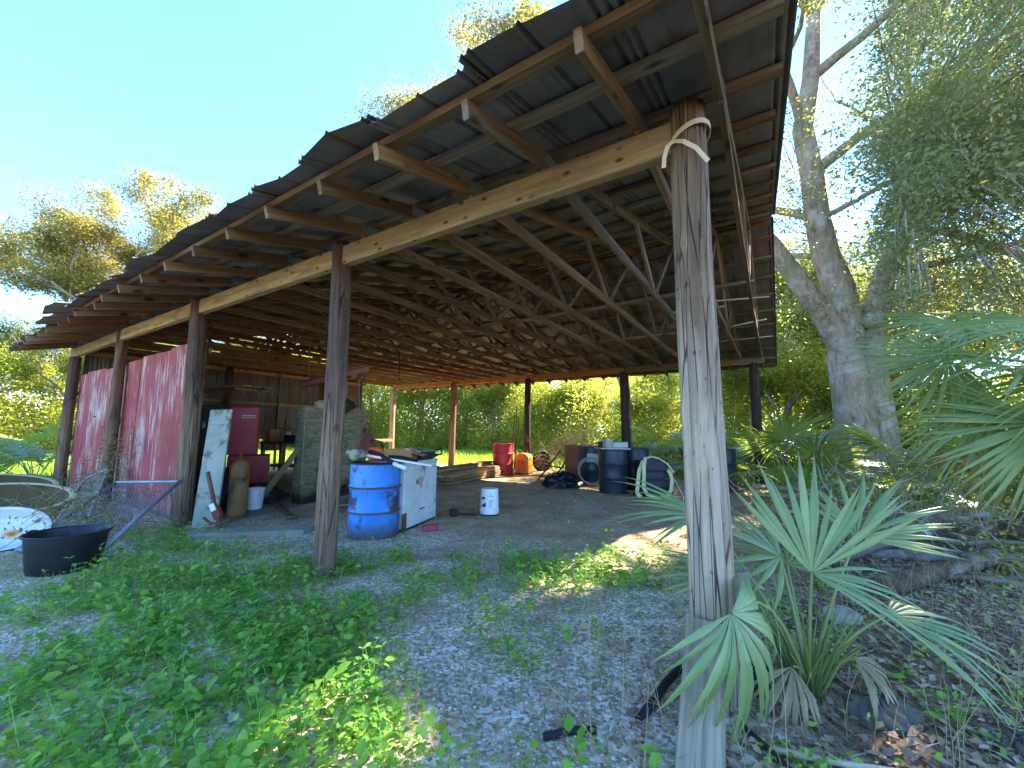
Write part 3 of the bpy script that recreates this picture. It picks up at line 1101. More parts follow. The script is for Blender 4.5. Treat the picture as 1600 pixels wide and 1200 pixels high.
for i in range(30):
    a = math.radians(-74 + i * 5.1 + random.uniform(-1.2, 1.2))
    d = random.uniform(40, 50)
    if 36 < math.degrees(a) < 66:      # the low gap the sun shines through
        d += 10
    plant_tree('wood_tree', random.choice('acac'), d * math.sin(a), d * math.cos(a), random.uniform(.9, 1.25) * (.75 if 36 < math.degrees(a) < 66 else 1), i * 2.3, LB2, group=G2)
# the left side: two tall golden crowns over a darker wood
plant_tree('golden_tree', 'd', -21.3, 23.5, 1.36, .6, 'tall golden lit tree rising just left of the barn roof, right of two')
plant_tree('golden_tree', 'd', -26.0, 24.5, 1.30, 2.9, 'broad golden lit tree at the left, left of two tall crowns')
G3 = 'dark trees at the left edge'
for i, (k, x, y, sc) in enumerate([('c', -27, 20, .85), ('a', -24, 18.5, .8), ('c', -21, 19.5, .75), ('a', -31, 22, 1.0), ('c', -18.5, 21, .7), ('a', -29, 27, 1.0), ('c', -15.5, 24, .85)]):
    plant_tree('edge_tree', k, x, y, sc, i * 1.3 + .4, 'dark green tree of the wood at the left edge', group=G3)

# right side: trees behind the oak
G4 = 'sunlit trees behind the oak'
for i, (k, x, y, sc) in enumerate([('a', 14, 14.6, .7), ('b', 10.2, 15.6, .95), ('a', 11.6, 17.2, 1.15), ('c', 13.2, 18.6, 1.2), ('b', 12.6, 16.0, 1.0), ('a', 17.5, 13, 1.1), ('c', 18, 17, 1.1), ('b', 15.5, 9.0, .95), ('a', 19, 10.5, 1.1), ('b', 11.5, 13.2, .55), ('a', 18.5, 6.5, 1.0)]):
    plant_tree('bright_tree', k, x, y, sc, i * 2.1, 'sunlit yellow green tree behind the big oak', group=G4)

# tall tree whose crown shows above the barn roof
t = Tree(31)
t.limb([Vector(p) for p in ((0, 0, -.2), (0, 0, 3.2), (-1.2, 0, 6.5), (-2.8, -.2, 9.4), (-3.9, -.3, 11.6))], [.17, .15, .14, .12, .1], 12)
for (p, d, l, r) in (((-3.9, -.3, 11.6), (-.95, -.2, .2), 3.4, .08), ((-3.9, -.3, 11.6), (-.5, -.3, .9), 2.6, .08), ((-3.4, -.2, 10.6), (.5, -.2, .9), 2.8, .08), ((-2.8, -.2, 9.4), (.9, .1, .9), 3.4, .08), ((-3.2, -.2, 10.2), (-.95, .1, .35), 3.4, .06), ((-2.8, -.2, 9.4), (.2, -.5, 1), 3.4, .08)):
    t.grow(Vector(p), Vector(d), l, r, 1, 3, .8, .06, (3, 5), .6)
tt = thing('tall_tree', 'tall tree whose pale leafy crown shows above the roof', 'tree', (3.9, 13.9, -.6))
link('trunk', t.b.mesh('trunk', 'bark_palm', 'all'), tt)
link('crown', t.crown(170, .32, .10, 'leaf_yellow'), tt)

# the big oak at the right
def big_oak():
    t = Tree(57)
    R = t.r
    e = thing('oak_tree', 'big rough barked oak with forked trunk at the right of the barn', 'tree', (8.85, 10.5, 0))
    e.scale = (1.3, 1.3, 1.3)
    # coordinates relative to its base; two trunks grown together at the bottom
    V3 = Vector
    t.b.tube([V3(p) for p in ((.05, 0, -.3), (0, 0, .4), (-.05, 0, 1.4), (-.1, .02, 2.4), (-.05, 0, 3.1), (-.12, .02, 3.9), (-.3, .05, 4.6), (-.42, .05, 5.4), (-.5, 0, 6.4), (-.62, 0, 7.4), (-.35, 0, 8.6), (-.1, .1, 10.2), (.3, .2, 12))],
             [.54, .41, .33, .30, .29, .275, .245, .225, .205, .19, .165, .13, .09], 20, cap=False)
    t.b.tube([V3(p) for p in ((.35, -.05, -.3), (.33, -.08, 1.2), (.3, -.05, 2.3), (.42, -.05, 3.2), (.75, -.1, 4.2), (1.25, -.1, 5.1), (1.9, 0, 6.3), (2.6, .2, 7.4), (3.5, .3, 8.6))],
             [.36, .29, .255, .23, .19, .165, .14, .115, .09], 16, cap=False)
    # limb to the left that passes behind the roof edge
    t.b.tube([V3(p) for p in ((-.1, 0, 2.6), (-.45, -.05, 3.2), (-.95, -.15, 3.8), (-1.6, -.3, 4.6), (-2.4, -.5, 5.4))], [.26, .22, .19, .16, .12], 14, cap=False)
    # burl and knot
    t.b.lathe([(.0, .10), (.09, .09), (.15, .03), (.17, -.05), (.16, -.2)], 14, Matrix.Translation((.22, -.42, 3.15)) @ Matrix.Rotation(1.45, 4, 'X'))
    tm = t.b
    limbs = [((-.5, 0, 6.4), (.9, -.3, .7), 3.2, .12), ((-.62, 0, 7.4), (-.4, -.6, .8), 2.4, .1), ((-.35, 0, 8.6), (.8, -.5, .6), 3.0, .11), ((-.1, .1, 10.2), (.1, -.8, .8), 2.8, .1),
             ((-.42, .05, 5.4), (-.2, .8, .6), 2.5, .1), ((.3, .2, 12), (.5, -.3, .6), 2.8, .1), ((.3, .2, 12), (-.5, .1, .6), 2.6, .1),
             ((1.25, -.1, 5.1), (.6, -.8, .5), 2.8, .11), ((1.9, 0, 6.3), (.9, -.5, .3), 3.0, .11), ((2.6, .2, 7.4), (.6, .6, .6), 2.8, .1), ((3.5, .3, 8.6), (.9, -.3, .4), 3.2, .1),
             ((3.5, .3, 8.6), (.1, -.8, .8), 2.8, .1), ((2.6, .2, 7.4), (.2, -.9, .1), 2.8, .1), ((1.9, 0, 6.3), (1, .2, -.1), 3.2, .1), ((.75, -.1, 4.2), (1, -.2, .1), 2.6, .09),
             ((1.25, -.1, 5.1), (1, -.3, -.15), 3.2, .1), ((-2.4, -.5, 5.4), (-.6, .4, .5), 1.8, .08), ((-2.4, -.5, 5.4), (-.2, .7, .7), 1.8, .08), ((-.3, .05, 4.6), (-.4, .9, .1), 2.0, .07),
             ((.42, -.05, 3.3), (.9, .6, .25), 2.6, .08), ((-.1, .1, 10.2), (-.8, -.1, .5), 2.4, .09), ((-.42, .05, 5.4), (.5, -.9, .1), 1.6, .06)]
    for p, d, l, r in limbs:
        t.grow(V3(p), V3(d), l, r, 1, 3, .85, .03, (3, 4), .62)
    # leafy sprays that hang down on the near and right sides
    rng = np.random.default_rng(4)
    for i in range(2150):
        p = Vector((rng.uniform(5.0, 15), rng.uniform(3.9, 12.5), rng.uniform(3.0, 15.5)))
        if i > 1800:  # extra sprays added along the sun's rays to shade the yard
            p = Vector((rng.uniform(-.7, 4.6), rng.uniform(1.5, 4.6), 0)) + SUN_DIR * (rng.uniform(5.5, 10.5) / SUN_DIR.z)
        az = p.x / p.y
        if az < .90 + .02 * abs(p.z - 6) or (p.y < 5 and p.z < 4.2):
            continue
        if i <= 1800 and fbm(np.array([p.x]), np.array([p.y + p.z * 1.3]), 8, .5, 2)[0] < .40:
            continue
        q = (p - Vector((8.85, 10.5, 0))) / 1.3
        t.tips.append((q, None))
        t.tips.append((q + Vector((rng.normal(0, .3), rng.normal(0, .3), rng.normal(0, .25))), None))
        inn = q + (V3((1, -.5, 6)) - q).normalized() * rng.uniform(.5, 1.1) + V3((0, 0, .2))
        tm.tube([inn, (inn + q) / 2 + V3((0, 0, .06)), q], [.014, .01, .004], 4, cap=False)
    for i in range(110):
        dd = rng.uniform(9.8, 12.5)
        p = Vector((dd * rng.uniform(.655, .80), dd, rng.uniform(3.6, 9.5)))
        if fbm(np.array([p.x * 2]), np.array([p.z]), 12, .6, 2)[0] < .45:
            continue
        q = (p - Vector((8.85, 10.5, 0))) / 1.3
        t.tips.append((q, None))
        inn = q + (V3((-.3, 0, 5)) - q).normalized() * rng.uniform(.4, .9)
        tm.tube([inn, (inn + q) / 2 + V3((0, 0, .06)), q], [.012, .009, .004], 4, cap=False)
    link('trunk', tm.mesh('trunk', 'bark_oak', 'all'), e)
    link('crown', t.crown(120, .28, .066, 'leaf_oak', droop=.15, gaps=((8.85, 10.5, 0), 1.3, [(1.05, 4.2, 1.35, .5, .62), (1.9, 5.5, 1.0, .4, .8), (-.8, 1.9, .5, .35, 0), (2.4, 2.9, .5, .12, .6), (1.5, 1.75, .3, .1, .6)])), e)
    return e
big_oak()

# ------------------------------------------------------------------ undergrowth of the thicket: one mass
def thicket():
    rng = np.random.default_rng(5)
    Ps = []
    mounds = []
    for i in range(170):
        f = rng.random()
        x = -15 + 30 * f
        y0 = np.interp(x, [-13, -6, -1, 3, 6, 10, 15], [25.5, 25, 24, 20, 16, 13, 9])
        mounds.append((x + rng.normal(0, .4), y0 + rng.uniform(0, 5), rng.uniform(.8, 1.9), rng.uniform(.9, 5.6)))
    for i in range(60):                       # left side and far right
        x = rng.uniform(-34, -15)
        mounds.append((x, rng.uniform(19, 24), rng.uniform(1, 2.0), rng.uniform(1, 3.6)))
    for i in range(34):
        mounds.append((rng.uniform(9.5, 19), rng.uniform(5, 13), rng.uniform(.7, 1.5), rng.uniform(.8, 2.6)))
    for (x, y, r, h) in mounds:
        n = int(520 * r * (.5 + h * .35))
        d = rng.normal(0, 1, (n, 3))
        d /= np.linalg.norm(d, axis=1, keepdims=True)
        d[:, 2] = np.abs(d[:, 2])
        k = rng.uniform(.45, 1.05, n) ** .6
        lump = .75 + .5 * vnoise(d[:, 0] * 2 + x, d[:, 1] * 2 + d[:, 2] * 2 + y, 2, 1.2)
        P = np.stack([x + d[:, 0] * r * k * lump, y + d[:, 1] * r * k * lump, d[:, 2] * h * k * lump], -1)
        Ps.append(P)
    P = np.concatenate(Ps)
    D = rand_dirs(rng, len(P), .7)
    V, F = leaf_arrays(P, D, rng.uniform(.08, .18, len(P)), LEAF2, rng)
    own = np.repeat(np.arange(len(Ps)), [len(q) for q in Ps])
    pick = rng.random(len(Ps)) < .18
    o = link('undergrowth', np_mesh('undergrowth', V, F, ['leaf_wood', 'leaf_dark'], np.repeat(pick[own].astype(int), 2)))
    tag(o, 'green undergrowth filling the thicket behind the barn', 'undergrowth', kind='stuff')
thicket()

# the far wood seen between everything: one mass of foliage down to the ground
def far_wood():
    rng = np.random.default_rng(15)
    Ps = []
    for i in range(120):
        a = math.radians(-78 + 160 * (i + rng.random()) / 120)
        d = rng.uniform(36, 44)
        x, y = d * math.sin(a), d * math.cos(a)
        sunny = 40 < math.degrees(a) < 68
        r, h = rng.uniform(1.6, 2.8), rng.uniform(3.5, 7.5) * (.7 if sunny else 1)
        n = 1000
        q = rng.normal(0, 1, (n, 3))
        q /= np.linalg.norm(q, axis=1, keepdims=True)
        q[:, 2] = np.abs(q[:, 2])
        k = rng.uniform(.5, 1.05, n) ** .6 * (.75 + .5 * vnoise(q[:, 0] * 2 + x, q[:, 1] * 2 + q[:, 2] * 3 + y, 2, 1.2))
        Ps.append(np.stack([x + q[:, 0] * r * k, y + q[:, 1] * r * k, q[:, 2] * h * k], -1))
    P = np.concatenate(Ps)
    V, F = leaf_arrays(P, rand_dirs(rng, len(P), .7), rng.uniform(.2, .42, len(P)), LEAF2, rng)
    tag(link('far_wood', np_mesh('far_wood', V, F, ['leaf_wood'])), 'dense far wood closing the view behind the trees', 'wood', kind='stuff')
far_wood()
# ------------------------------------------------------------------ objects in and around the barn
def T(x, y, z=0): return Matrix.Translation((x, y, z))
def RX(a): return Matrix.Rotation(a, 4, 'X')
def RY(a): return Matrix.Rotation(a, 4, 'Y')
def RZ(a): return Matrix.Rotation(a, 4, 'Z')

# concrete floor of the far bays and the broken step in front of it
fl = MB()
for sgn in (1,):
    pts = [L(5.55, .02, 0), L(5.75, .8, 0), L(6.05, 1.6, 0), L(6.6, 3.4, 0), L(6.9, 6.0, 0), L(12.15, 6.0, 0), L(12.15, .08, 0)]
    mB = T(P0.x, P0.y) @ RZ(BROT)
    pts = [mB @ p for p in pts]
    fl.prism([(p.x, p.y) for p in pts][::-1], .075, T(0, 0, -.02))
o = fl.build('concrete_floor', 'concrete')
tag(o, 'rough concrete floor slab under the walled end of the barn', 'floor', kind='structure')
st = MB()
st.prism([(-.62, -.13), (.55, -.17), (.66, .05), (.35, .14), (-.5, .16), (-.68, .02)], .09)
o = st.build('concrete_step', 'concrete', None, loc=(-3.05, 5.02, gz(-3.05, 5.02) - .015), rot=(.02, .02, .33))
tag(o, 'broken grey concrete slab lying in the weeds before the floor edge', 'slab')

def drum_parts(e, mat, rim=None, r=.29, h=.88, lid=True):
    hoop = lambda z: [(r, z - .03), (r + .006, z - .018), (r + .013, z), (r + .006, z + .018), (r, z + .03)]
    prof = [(0.0, .02), (r - .02, .02), (r - .004, .0), (r + .006, .004), (r + .006, .016), (r, .022)]
    prof += hoop(h * .34) + hoop(h * .67) + [(r, h - .022)]
    MB().lathe(prof, 40).build('body', mat, e, True)
    rm = [(r, h - .022), (r + .008, h - .02), (r + .009, h - .004), (r + .002, h), (r - .008, h), (r - .012, h - .02)]
    MB().lathe(rm, 40).build('rim', rim or mat, e, True)
    if lid:
        m = MB().lathe([(r - .012, h - .02), (r - .02, h - .022), (.02, h - .02), (0.0, h - .02)], 40)
        l_ = m.build('lid', rim or mat, e, True)
        MB().lathe([(.034, h - .02), (.034, h - .006), (.0, h - .006)], 14, T(r * .6, 0)).build('bung', rim or mat, l_, True)
    else:
        MB().lathe([(r - .012, h - .02), (r - .006, h - .1), (r - .006, h * .5), (0, h * .5)], 40).build('inside', 'dark_junk', e, True)
    return e

e = thing('steel_drum', 'bright blue steel drum with rust stains beside the middle front post', 'drum', (-1.67, 5.12, gz(-1.67, 5.12)), .4)
drum_parts(e, 'drum_blue', 'black_plastic', .295, .87)
# wavy rusted hoops are painted over: narrow rings of their own
for z in (.87 * .34, .87 * .67):
    MB().lathe([(.3075, z - .012), (.3095, z), (.3075, z + .012)], 40).build('hoop', 'iron_rust', e, True)
for (x, y, rz, m, lab, lid) in (
        (2.10, 8.60, 1.2, 'drum_black', 'dark navy steel drum carrying a white board and boxes', True),
        (4.52, 8.93, .3, 'drum_black', 'dark navy steel drum just right of the near corner post', True),
        (1.99, 10.08, 2.2, 'drum_black', 'dark drum with a pale hose coil leaning on it', False),
        (1.66, 10.62, .8, 'drum_rust', 'rusty brown steel drum behind the dark drum with hose', False),
        (2.72, 9.1, 2.7, 'drum_black', 'dark drum half hidden behind the drum with the white board', True),
        (-.24, 11.9, 1.9, 'drum_red', 'red steel drum with sunlit side at the back of the barn', True)):
    drum_parts(thing('steel_drum', lab, 'drum', (x, y, gz(x, y)), rz, 'steel drums in the barn'), m, None, lid=lid)

# white chest cabinet with rusted corner
cz = gz(-1.3, 5.7)
e = thing('chest_cabinet', 'scuffed white metal chest with a rusted corner beside the blue drum', 'cabinet', (-1.335, 5.2, cz), math.atan2(.287, .958) * -1)
# local: y along the long face, x to the left (negative)
MB().box((-.31, .44, .42), (.62, .88, .78), ch=.012).build('body', 'cab_white', e)
MB().box((-.31, .44, .832), (.645, .905, .045), ch=.012).build('lid', 'cab_white', e)
MB().box((.004, .02, .12), (.008, .1, .22)).build('rust_patch', 'iron_rust', e)
MB().box((-.31, .44, .02), (.58, .84, .04)).build('plinth', 'dark_junk', e)
MB().box((.004, .46, .22), (.012, .13, .012)).build('latch', 'dark_junk', e)
CM = e.matrix_basis.copy() if False else T(-1.335, 5.2, cz) @ RZ(-math.atan2(.287, .958))
def on_chest(x, y, z=.856): return tuple(CM @ Vector((x, y, z)))
RC = -math.atan2(.287, .958)
e = thing('cardboard_box', 'open cardboard box on the white chest', 'box', on_chest(-.25, .30), RC + .25)
for (c, s_) in (((0, -.14, .075), (.36, .008, .15)), ((0, .14, .075), (.36, .008, .15)), ((-.18, 0, .075), (.008, .272, .15)), ((.18, 0, .075), (.008, .272, .15)), ((0, 0, .006), (.35, .272, .008))):
    MB().box(c, s_).build('side', 'cardboard', e)
MB().box((.24, 0, .15), (.13, .27, .006), RY(.25)).build('flap', 'cardboard', e)
e = thing('tool_case', 'dark green flat tool case lying on the white chest', 'tool case', on_chest(-.2, .66), RC - .15)
MB().box((0, 0, .06), (.40, .28, .12), ch=.02).build('body', 'dark_junk', e)
MB().box((0, 0, .1275), (.40, .28, .016), RY(.06), ch=.004).build('lid', 'tan_engine', e)
MB().tube([(.2, -.06, .06), (.25, -.06, .06), (.25, .06, .06), (.2, .06, .06)], .01, 6).build('handle', 'black_plastic', e)
o = MB().box((0, 0, .003), (.22, .3, .006)).build('paper_sheet', 'paper', None, loc=on_chest(-.17, .52, .985), rot=(.0, .22, RC + .3))
tag(o, 'white sheet of card lying over the case on the white chest', 'card')
e = thing('chainsaw', 'orange chainsaw body standing on the white chest behind the blue drum', 'chainsaw', on_chest(-.52, .12), RC + .5)
MB().box((0, 0, .09), (.20, .16, .17), ch=.03).build('housing', 'orange', e)
MB().box((.12, 0, .05), (.09, .12, .09), ch=.02).build('cover', 'black_plastic', e)
MB().tube([(-.08, 0, .16), (-.12, 0, .24), (-.02, 0, .27), (.08, 0, .24), (.09, 0, .16)], .013, 8).build('handle', 'black_plastic', e, 'all')
e = thing('pulley_block', 'rusty round pulley block with a hook standing behind the blue drum', 'pulley', on_chest(-.62, .05, .93), RC + 1.3)
m = MB().lathe([(0, -.03), (.12, -.03), (.135, -.015), (.12, 0), (.135, .015), (.12, .03), (0, .03)], 26, T(0, 0, .16) @ RX(PI / 2))
m.build('sheave', 'iron_red', e, True)
MB().box((0, .04, .2), (.05, .008, .3), ch=.003).build('cheek', 'iron_rust', e)
MB().box((0, -.04, .2), (.05, .008, .3), ch=.003).build('cheek', 'iron_rust', e)
MB().tube([(0, 0, .33)] + [(.045 * math.sin(a), 0, .375 - .045 * math.cos(a)) for a in np.linspace(.5, 5.6, 9)], .012, 6).build('hook', 'iron_rust', e, 'all')
e = thing('grip_tool', 'black power tool with a loop handle at the end of the white chest', 'tool', on_chest(-.12, .83), RC + .6)
MB().box((0, 0, .04), (.24, .07, .07), ch=.02).build('body', 'black_plastic', e)
MB().tube([(.06, 0, .06), (.10, 0, .12), (.19, 0, .13), (.2, 0, .06), (.11, 0, .04)], .016, 8).build('handle', 'black_plastic', e, 'all')

# string trimmer lying over the blue drum
dz = gz(-1.67, 5.12) + .872
e = thing('string_trimmer', 'dusty string trimmer with a white shaft lying over the blue drum', 'trimmer', (-1.83, 5.02, dz), -.28)
m = MB()
m.box((-.02, 0, .085), (.19, .15, .13), ch=.04)
m.lathe([(0, .0), (.065, .0), (.07, .03), (.05, .05), (0, .055)], 16, T(-.02, -.07, .09) @ RX(PI / 2))
m.lathe([(0, .0), (.03, 0), (.032, .05), (0, .06)], 12, T(-.12, -.02, .11) @ RY(-1.4))
m.build('engine', 'tan_engine', e, True)
MB().lathe([(.028, .0), (.05, .004), (.053, .012), (.028, .014)], 16, T(-.02, -.075, .09) @ RX(PI / 2)).build('starter_ring', 'dark_junk', e, True)
MB().tube([(.08, 0, .08), (.3, 0, .055), (.62, .0, .02), (.95, .01, -.02)], .0135, 10).build('shaft', 'white_plastic', e, 'all')
MB().tube([(.95, .01, -.02), (1.02, .01, -.028)], .009, 8).build('shaft_tip', 'galv', e)
MB().lathe([(0, -.012), (.012, -.012), (.016, 0), (.012, .012), (0, .012)], 10, T(1.03, .01, -.03) @ RY(PI / 2)).build('end_knob', 'black_plastic', e, True)
MB().tube([(.05, .1, .12), (.2, .06, .10), (.36, -.02, .05), (.5, -.06, -.0)], .026, 10).build('grip', 'rubber', e, 'all')
MB().tube([(.5, -.06, 0), (.68, -.10, -.05)], .024, 10).build('grip_sleeve', 'white_plastic', e, 'all')
MB().tube([(.3, .14, .06), (.45, .2, .05), (.6, .16, .03), (.7, .1, .02), (.66, .05, .01)], .022, 8).build('strap', 'rubber', e, 'all')

# white bucket standing upside down
e = thing('bucket', 'white plastic bucket standing upside down on the bare sand', 'bucket', (-.33, 6.35, gz(-.33, 6.35)), .2)
MB().lathe([(0, .385), (.125, .385), (.131, .375), (.139, .09), (.15, .088), (.15, .06), (.142, .058), (.146, .012), (.152, .01)], 36).build('body', 'white_plastic', e, True)
MB().lathe([(.152, .022), (.157, .02), (.157, .0), (.15, .0)], 36).build('rim', 'black_plastic', e, True)
def patch(e, name, a0, a1, z0, z1, mat, r=.1365, skew=0):
    vs, fs = [], []
    n = 6
    for i in range(n + 1):
        a = a0 + (a1 - a0) * i / n
        rr = lambda z: .1318 + (.375 - z) / .285 * .008 + .0012
        zt = z1 - (skew * (z1 - z0) * (1 - i / n))
        for z in (z0, zt):
            vs.append((rr(z) * math.cos(a), rr(z) * math.sin(a), z))
    for i in range(n):
        fs.append((2 * i, 2 * i + 2, 2 * i + 3, 2 * i + 1))
    return MB().add(vs, fs).build(name, mat, e)
fa = -PI / 2 - .2 
patch(e, 'label', fa - .95, fa - .35, .13, .20, 'ink_black', skew=.9)
patch(e, 'label', fa - .95, fa - .45, .24, .27, 'ink_black')
for z in (.30, .275, .22, .20, .18, .155, .13):
    patch(e, 'label', fa + .0, fa + random.uniform(.3, .5), z, z + .010, 'ink_blue')
# brick and a dark clamp on the sand
o = MB().box((0, 0, .035), (.2, .1, .065), ch=.008).build('brick', 'brick_red', None, loc=(-1.03, 5.36, gz(-1.03, 5.36)), rot=(0, 0, .3))
tag(o, 'faded red brick on the sand before the white chest', 'brick')
m = MB().box((0, 0, .06), (.12, .09, .10), ch=.015).tube([(.05, 0, .04), (.2, .03, .02), (.34, -.02, .015)], .014, 6)
tag(m.build('pump_body', 'dark_junk', None, True, (-.84, 6.15, gz(-.84, 6.15)), (0, 0, .2)), 'small dark metal pump with a hose lying on the sand', 'pump')

# stack of boards towards the back
rr = random.Random(3)
d = Vector((1.21, 2.44, 0)).normalized()
sd = Vector((d.y, -d.x, 0))
for lay in range(8):
    for c in range(4):
        if lay > 5 and c > 1: continue
        off = -.26 + c * .15 + rr.uniform(-.012, .012)
        a = Vector((-1.62, 9.42, 0)) + sd * off + d * rr.uniform(-.12, .1)
        z = .05 + lay * .0425 + rr.uniform(0, .003) + gz(a.x, a.y)
        Ln = rr.uniform(2.3, 2.9)
        b = a + d * Ln + sd * rr.uniform(-.03, .03)
        o = bar('stacked_board', (a.x, a.y, z), (b.x, b.y, z), .132, .038, rr.choice(['lumber_warm', 'lumber_brown', 'lumber_tan', 'board_pale']), None, seed=rr.randint(0, 3))
        tag(o, 'weathered board in the low lumber stack behind the white chest', 'board', 'boards in the lumber stack')
for k in (.4, 2.0):
    a = Vector((-1.62, 9.42, 0)) + d * k
    o = bar('bearer', tuple(a - sd * .36 + Vector((0, 0, .015))), tuple(a + sd * .3 + Vector((0, 0, .015))), .09, .034, 'lumber_brown')
    tag(o, ('near' if k < 1 else 'far') + ' bearer timber beneath the lumber stack', 'timber')

# orange box with a rounded lid, rods and tyre
e = thing('mail_box', 'orange wooden box with rounded lid beside the red drum', 'box', (.36, 12.05, gz(.36, 12.05)), -.35)
out = [(-.2, 0), (.2, 0), (.2, .46)] + [(.2 * math.cos(a), .46 + .13 * math.sin(a)) for a in np.linspace(.2, PI - .2, 9)] + [(-.2, .46)]
MB().prism(out, .4, RX(PI / 2) @ T(0, 0, -.2)).build('body', 'orange_box', e)
MB().box((0, -.206, .25), (.26, .012, .32), ch=.004).build('door', 'orange', e)
MB().box((.04, -.216, .33), (.03, .012, .06)).build('catch', 'dark_junk', e)
MB().box((0, 0, .02), (.43, .43, .035)).build('base', 'iron_rust', e)
for i, (x, y, h, lx, ly) in enumerate(((-.02, 11.35, 1.75, .10, .3), (.04, 11.4, 1.5, .16, .25), (.08, 11.3, 1.95, .06, .4))):
    o = MB().tube([(0, 0, 0), (lx * .5, ly * .5, h * .5), (lx, ly, h)], .014, 6).build('iron_rod', 'iron_rust', None, loc=(x, y, gz(x, y)))
    tag(o, 'thin rusty iron rod leaning against the red drum', 'rod', 'rods leaning at the red drum')
def tyre(name, label, loc, rot, group=None):
    e = thing(name, label, 'tyre', loc, 0, group)
    e.rotation_euler = rot
    MB().lathe([(.20, -.07), (.24, -.09), (.29, -.095), (.325, -.07), (.33, 0), (.325, .07), (.29, .095), (.24, .09), (.20, .07), (.20, -.07)], 30).build('tread', 'rubber', e, True)
    MB().lathe([(.2, -.05), (.19, -.03), (.08, -.01), (.05, -.02), (0, -.02)], 24).build('rim', 'iron_rust', e, True)
tyre('tyre', 'old tyre leaning behind the rear post near the red drum', (.95, 12.9, .31), (PI / 2 - .18, 0, .5))

# white board and boxes on the drum
z = gz(2.1, 8.6) + .888
o = MB().box((0, 0, .012), (.62, .46, .022), ch=.003).build('white_board', 'board_white', None, loc=(2.08, 8.56, z), rot=(0, .015, .1))
tag(o, 'flat white board lying on top of the dark navy drum', 'board')
def small_box(name, label, loc, size, mat, rz, lid=True):
    e = thing(name, label, 'box', loc, rz)
    MB().box((0, 0, size[2] / 2), size, ch=.008).build('body', mat, e)
    if lid:
        MB().box((0, 0, size[2] + .008), (size[0] * 1.02, size[1] * 1.02, .018), ch=.004).build('lid', 'board_white' if mat != 'board_white' else 'grey_box', e)
small_box('metal_box', 'small grey metal box on the white board', (1.98, 8.5, z + .026), (.16, .14, .15), 'grey_box', .3)
small_box('flat_box', 'long white box on the white board', (2.24, 8.62, z + .026), (.32, .2, .10), 'board_white', .08)
small_box('parts_box', 'darker box with loose iron parts behind the metal box', (1.95, 8.7, z + .026), (.24, .18, .12), 'dark_junk', -.2, False)
o = MB().box((0, 0, 0), (.34, .02, .20), ch=.004).build('sign_board', 'board_white', None, loc=(1.93, 9.72, .62), rot=(.12, .05, .12))
tag(o, 'small white board leaning on the dark drum with hose', 'board')
# coil of hose
m = MB()
for k in range(4):
    r_ = .27 + .02 * k
    m.tube([(r_ * math.cos(a), r_ * math.sin(a) * .98, .02 * k + .008 * math.sin(3 * a + k)) for a in np.linspace(0, 2 * PI, 30)], .011, 6, cap=False)
tag(m.build('hose_coil', 'grey_box', None, 'all', (1.83, 9.64, .31), (1.25, 0, .25)), 'pale coil of hose leaning against the dark drum', 'hose')
o = bar('red_stake', (2.02, 9.2, .0), (2.08, 9.45, .5), .035, .02, 'lumber_red')
tag(o, 'short reddish wooden stake leaning between the dark drums', 'stake')

# black tote with cream webbing
e = thing('plastic_tote', 'black plastic tote tipped on its side, wrapped with cream webbing', 'tote', (2.78, 8.2, gz(2.78, 8.2)), .12)
m = MB()
vs = []
for zz, k in ((0, .92), (.03, 1.0), (.62, .86), (.70, .80), (.72, .70)):
    X, Y = .33 * k, .24 * k
    c = .07 * k
    for (a, b) in ((X - c, -Y), (X, -Y + c), (X, Y - c), (X - c, Y), (-X + c, Y), (-X, Y - c), (-X, -Y + c), (-X + c, -Y)):
        vs.append((a, b, zz))
fs = [tuple(range(7, -1, -1)), tuple(range(32, 40))] + [(r * 8 + i, r * 8 + (i + 1) % 8, r * 8 + 8 + (i + 1) % 8, r * 8 + 8 + i) for r in range(4) for i in range(8)]
m.add(vs, fs, RX(-.12))
m.build('shell', 'black_plastic', e)
for zz in (.18, .34, .5):
    MB().box((0, -.245 + zz * .06, zz), (.44, .02, .03), RX(-.0), ch=.006).build('rib', 'black_plastic', e)
def ribbon(pts, w, mat, name, parent, nrm=(0, -1, 0), th=.004):
    vs, fs = [], []
    pts = [Vector(p) for p in pts]
    for i, p in enumerate(pts):
        t_ = (pts[min(i + 1, len(pts) - 1)] - pts[max(i - 1, 0)]).normalized()
        s_ = t_.cross(Vector(nrm))
        s_ = s_.normalized() if s_.length > 1e-4 else Vector((1, 0, 0))
        nn = s_.cross(t_).normalized()
        for q in (-1, 1):
            for k in (-1, 1):
                vs.append(p + s_ * q * w / 2 + nn * k * th / 2)
    for i in range(len(pts) - 1):
        a, b = i * 4, i * 4 + 4
        fs += [(a, a + 2, b + 2, b), (a + 1, b + 1, b + 3, a + 3), (a, b, b + 1, a + 1), (a + 2, a + 3, b + 3, b + 2)]
    fs += [(0, 1, 3, 2), (len(vs) - 4, len(vs) - 2, len(vs) - 1, len(vs) - 3)]
    return MB().add(vs, fs).build(name, mat, parent)
ribbon([(-.18, -.1, .74), (-.26, -.2, .62), (-.3, -.27, .4), (-.33, -.31, .2), (-.28, -.34, .08), (-.1, -.36, .02), (.1, -.36, .03), (.2, -.34, .16), (.25, -.29, .34), (.24, -.25, .46), (.2, -.2, .52)], .07, 'strap_cream', 'webbing', e)
ribbon([(-.24, -.12, .68), (-.36, -.2, .5), (-.42, -.26, .28), (-.46, -.3, .1), (-.4, -.32, .03)], .075, 'strap_cream', 'webbing', e)
ribbon([(-.2, -.08, .72), (-.06, -.1, .76), (.1, -.12, .72), (.24, -.16, .62), (.34, -.2, .46)], .05, 'strap_cream', 'webbing', e, (0, -.6, .8))

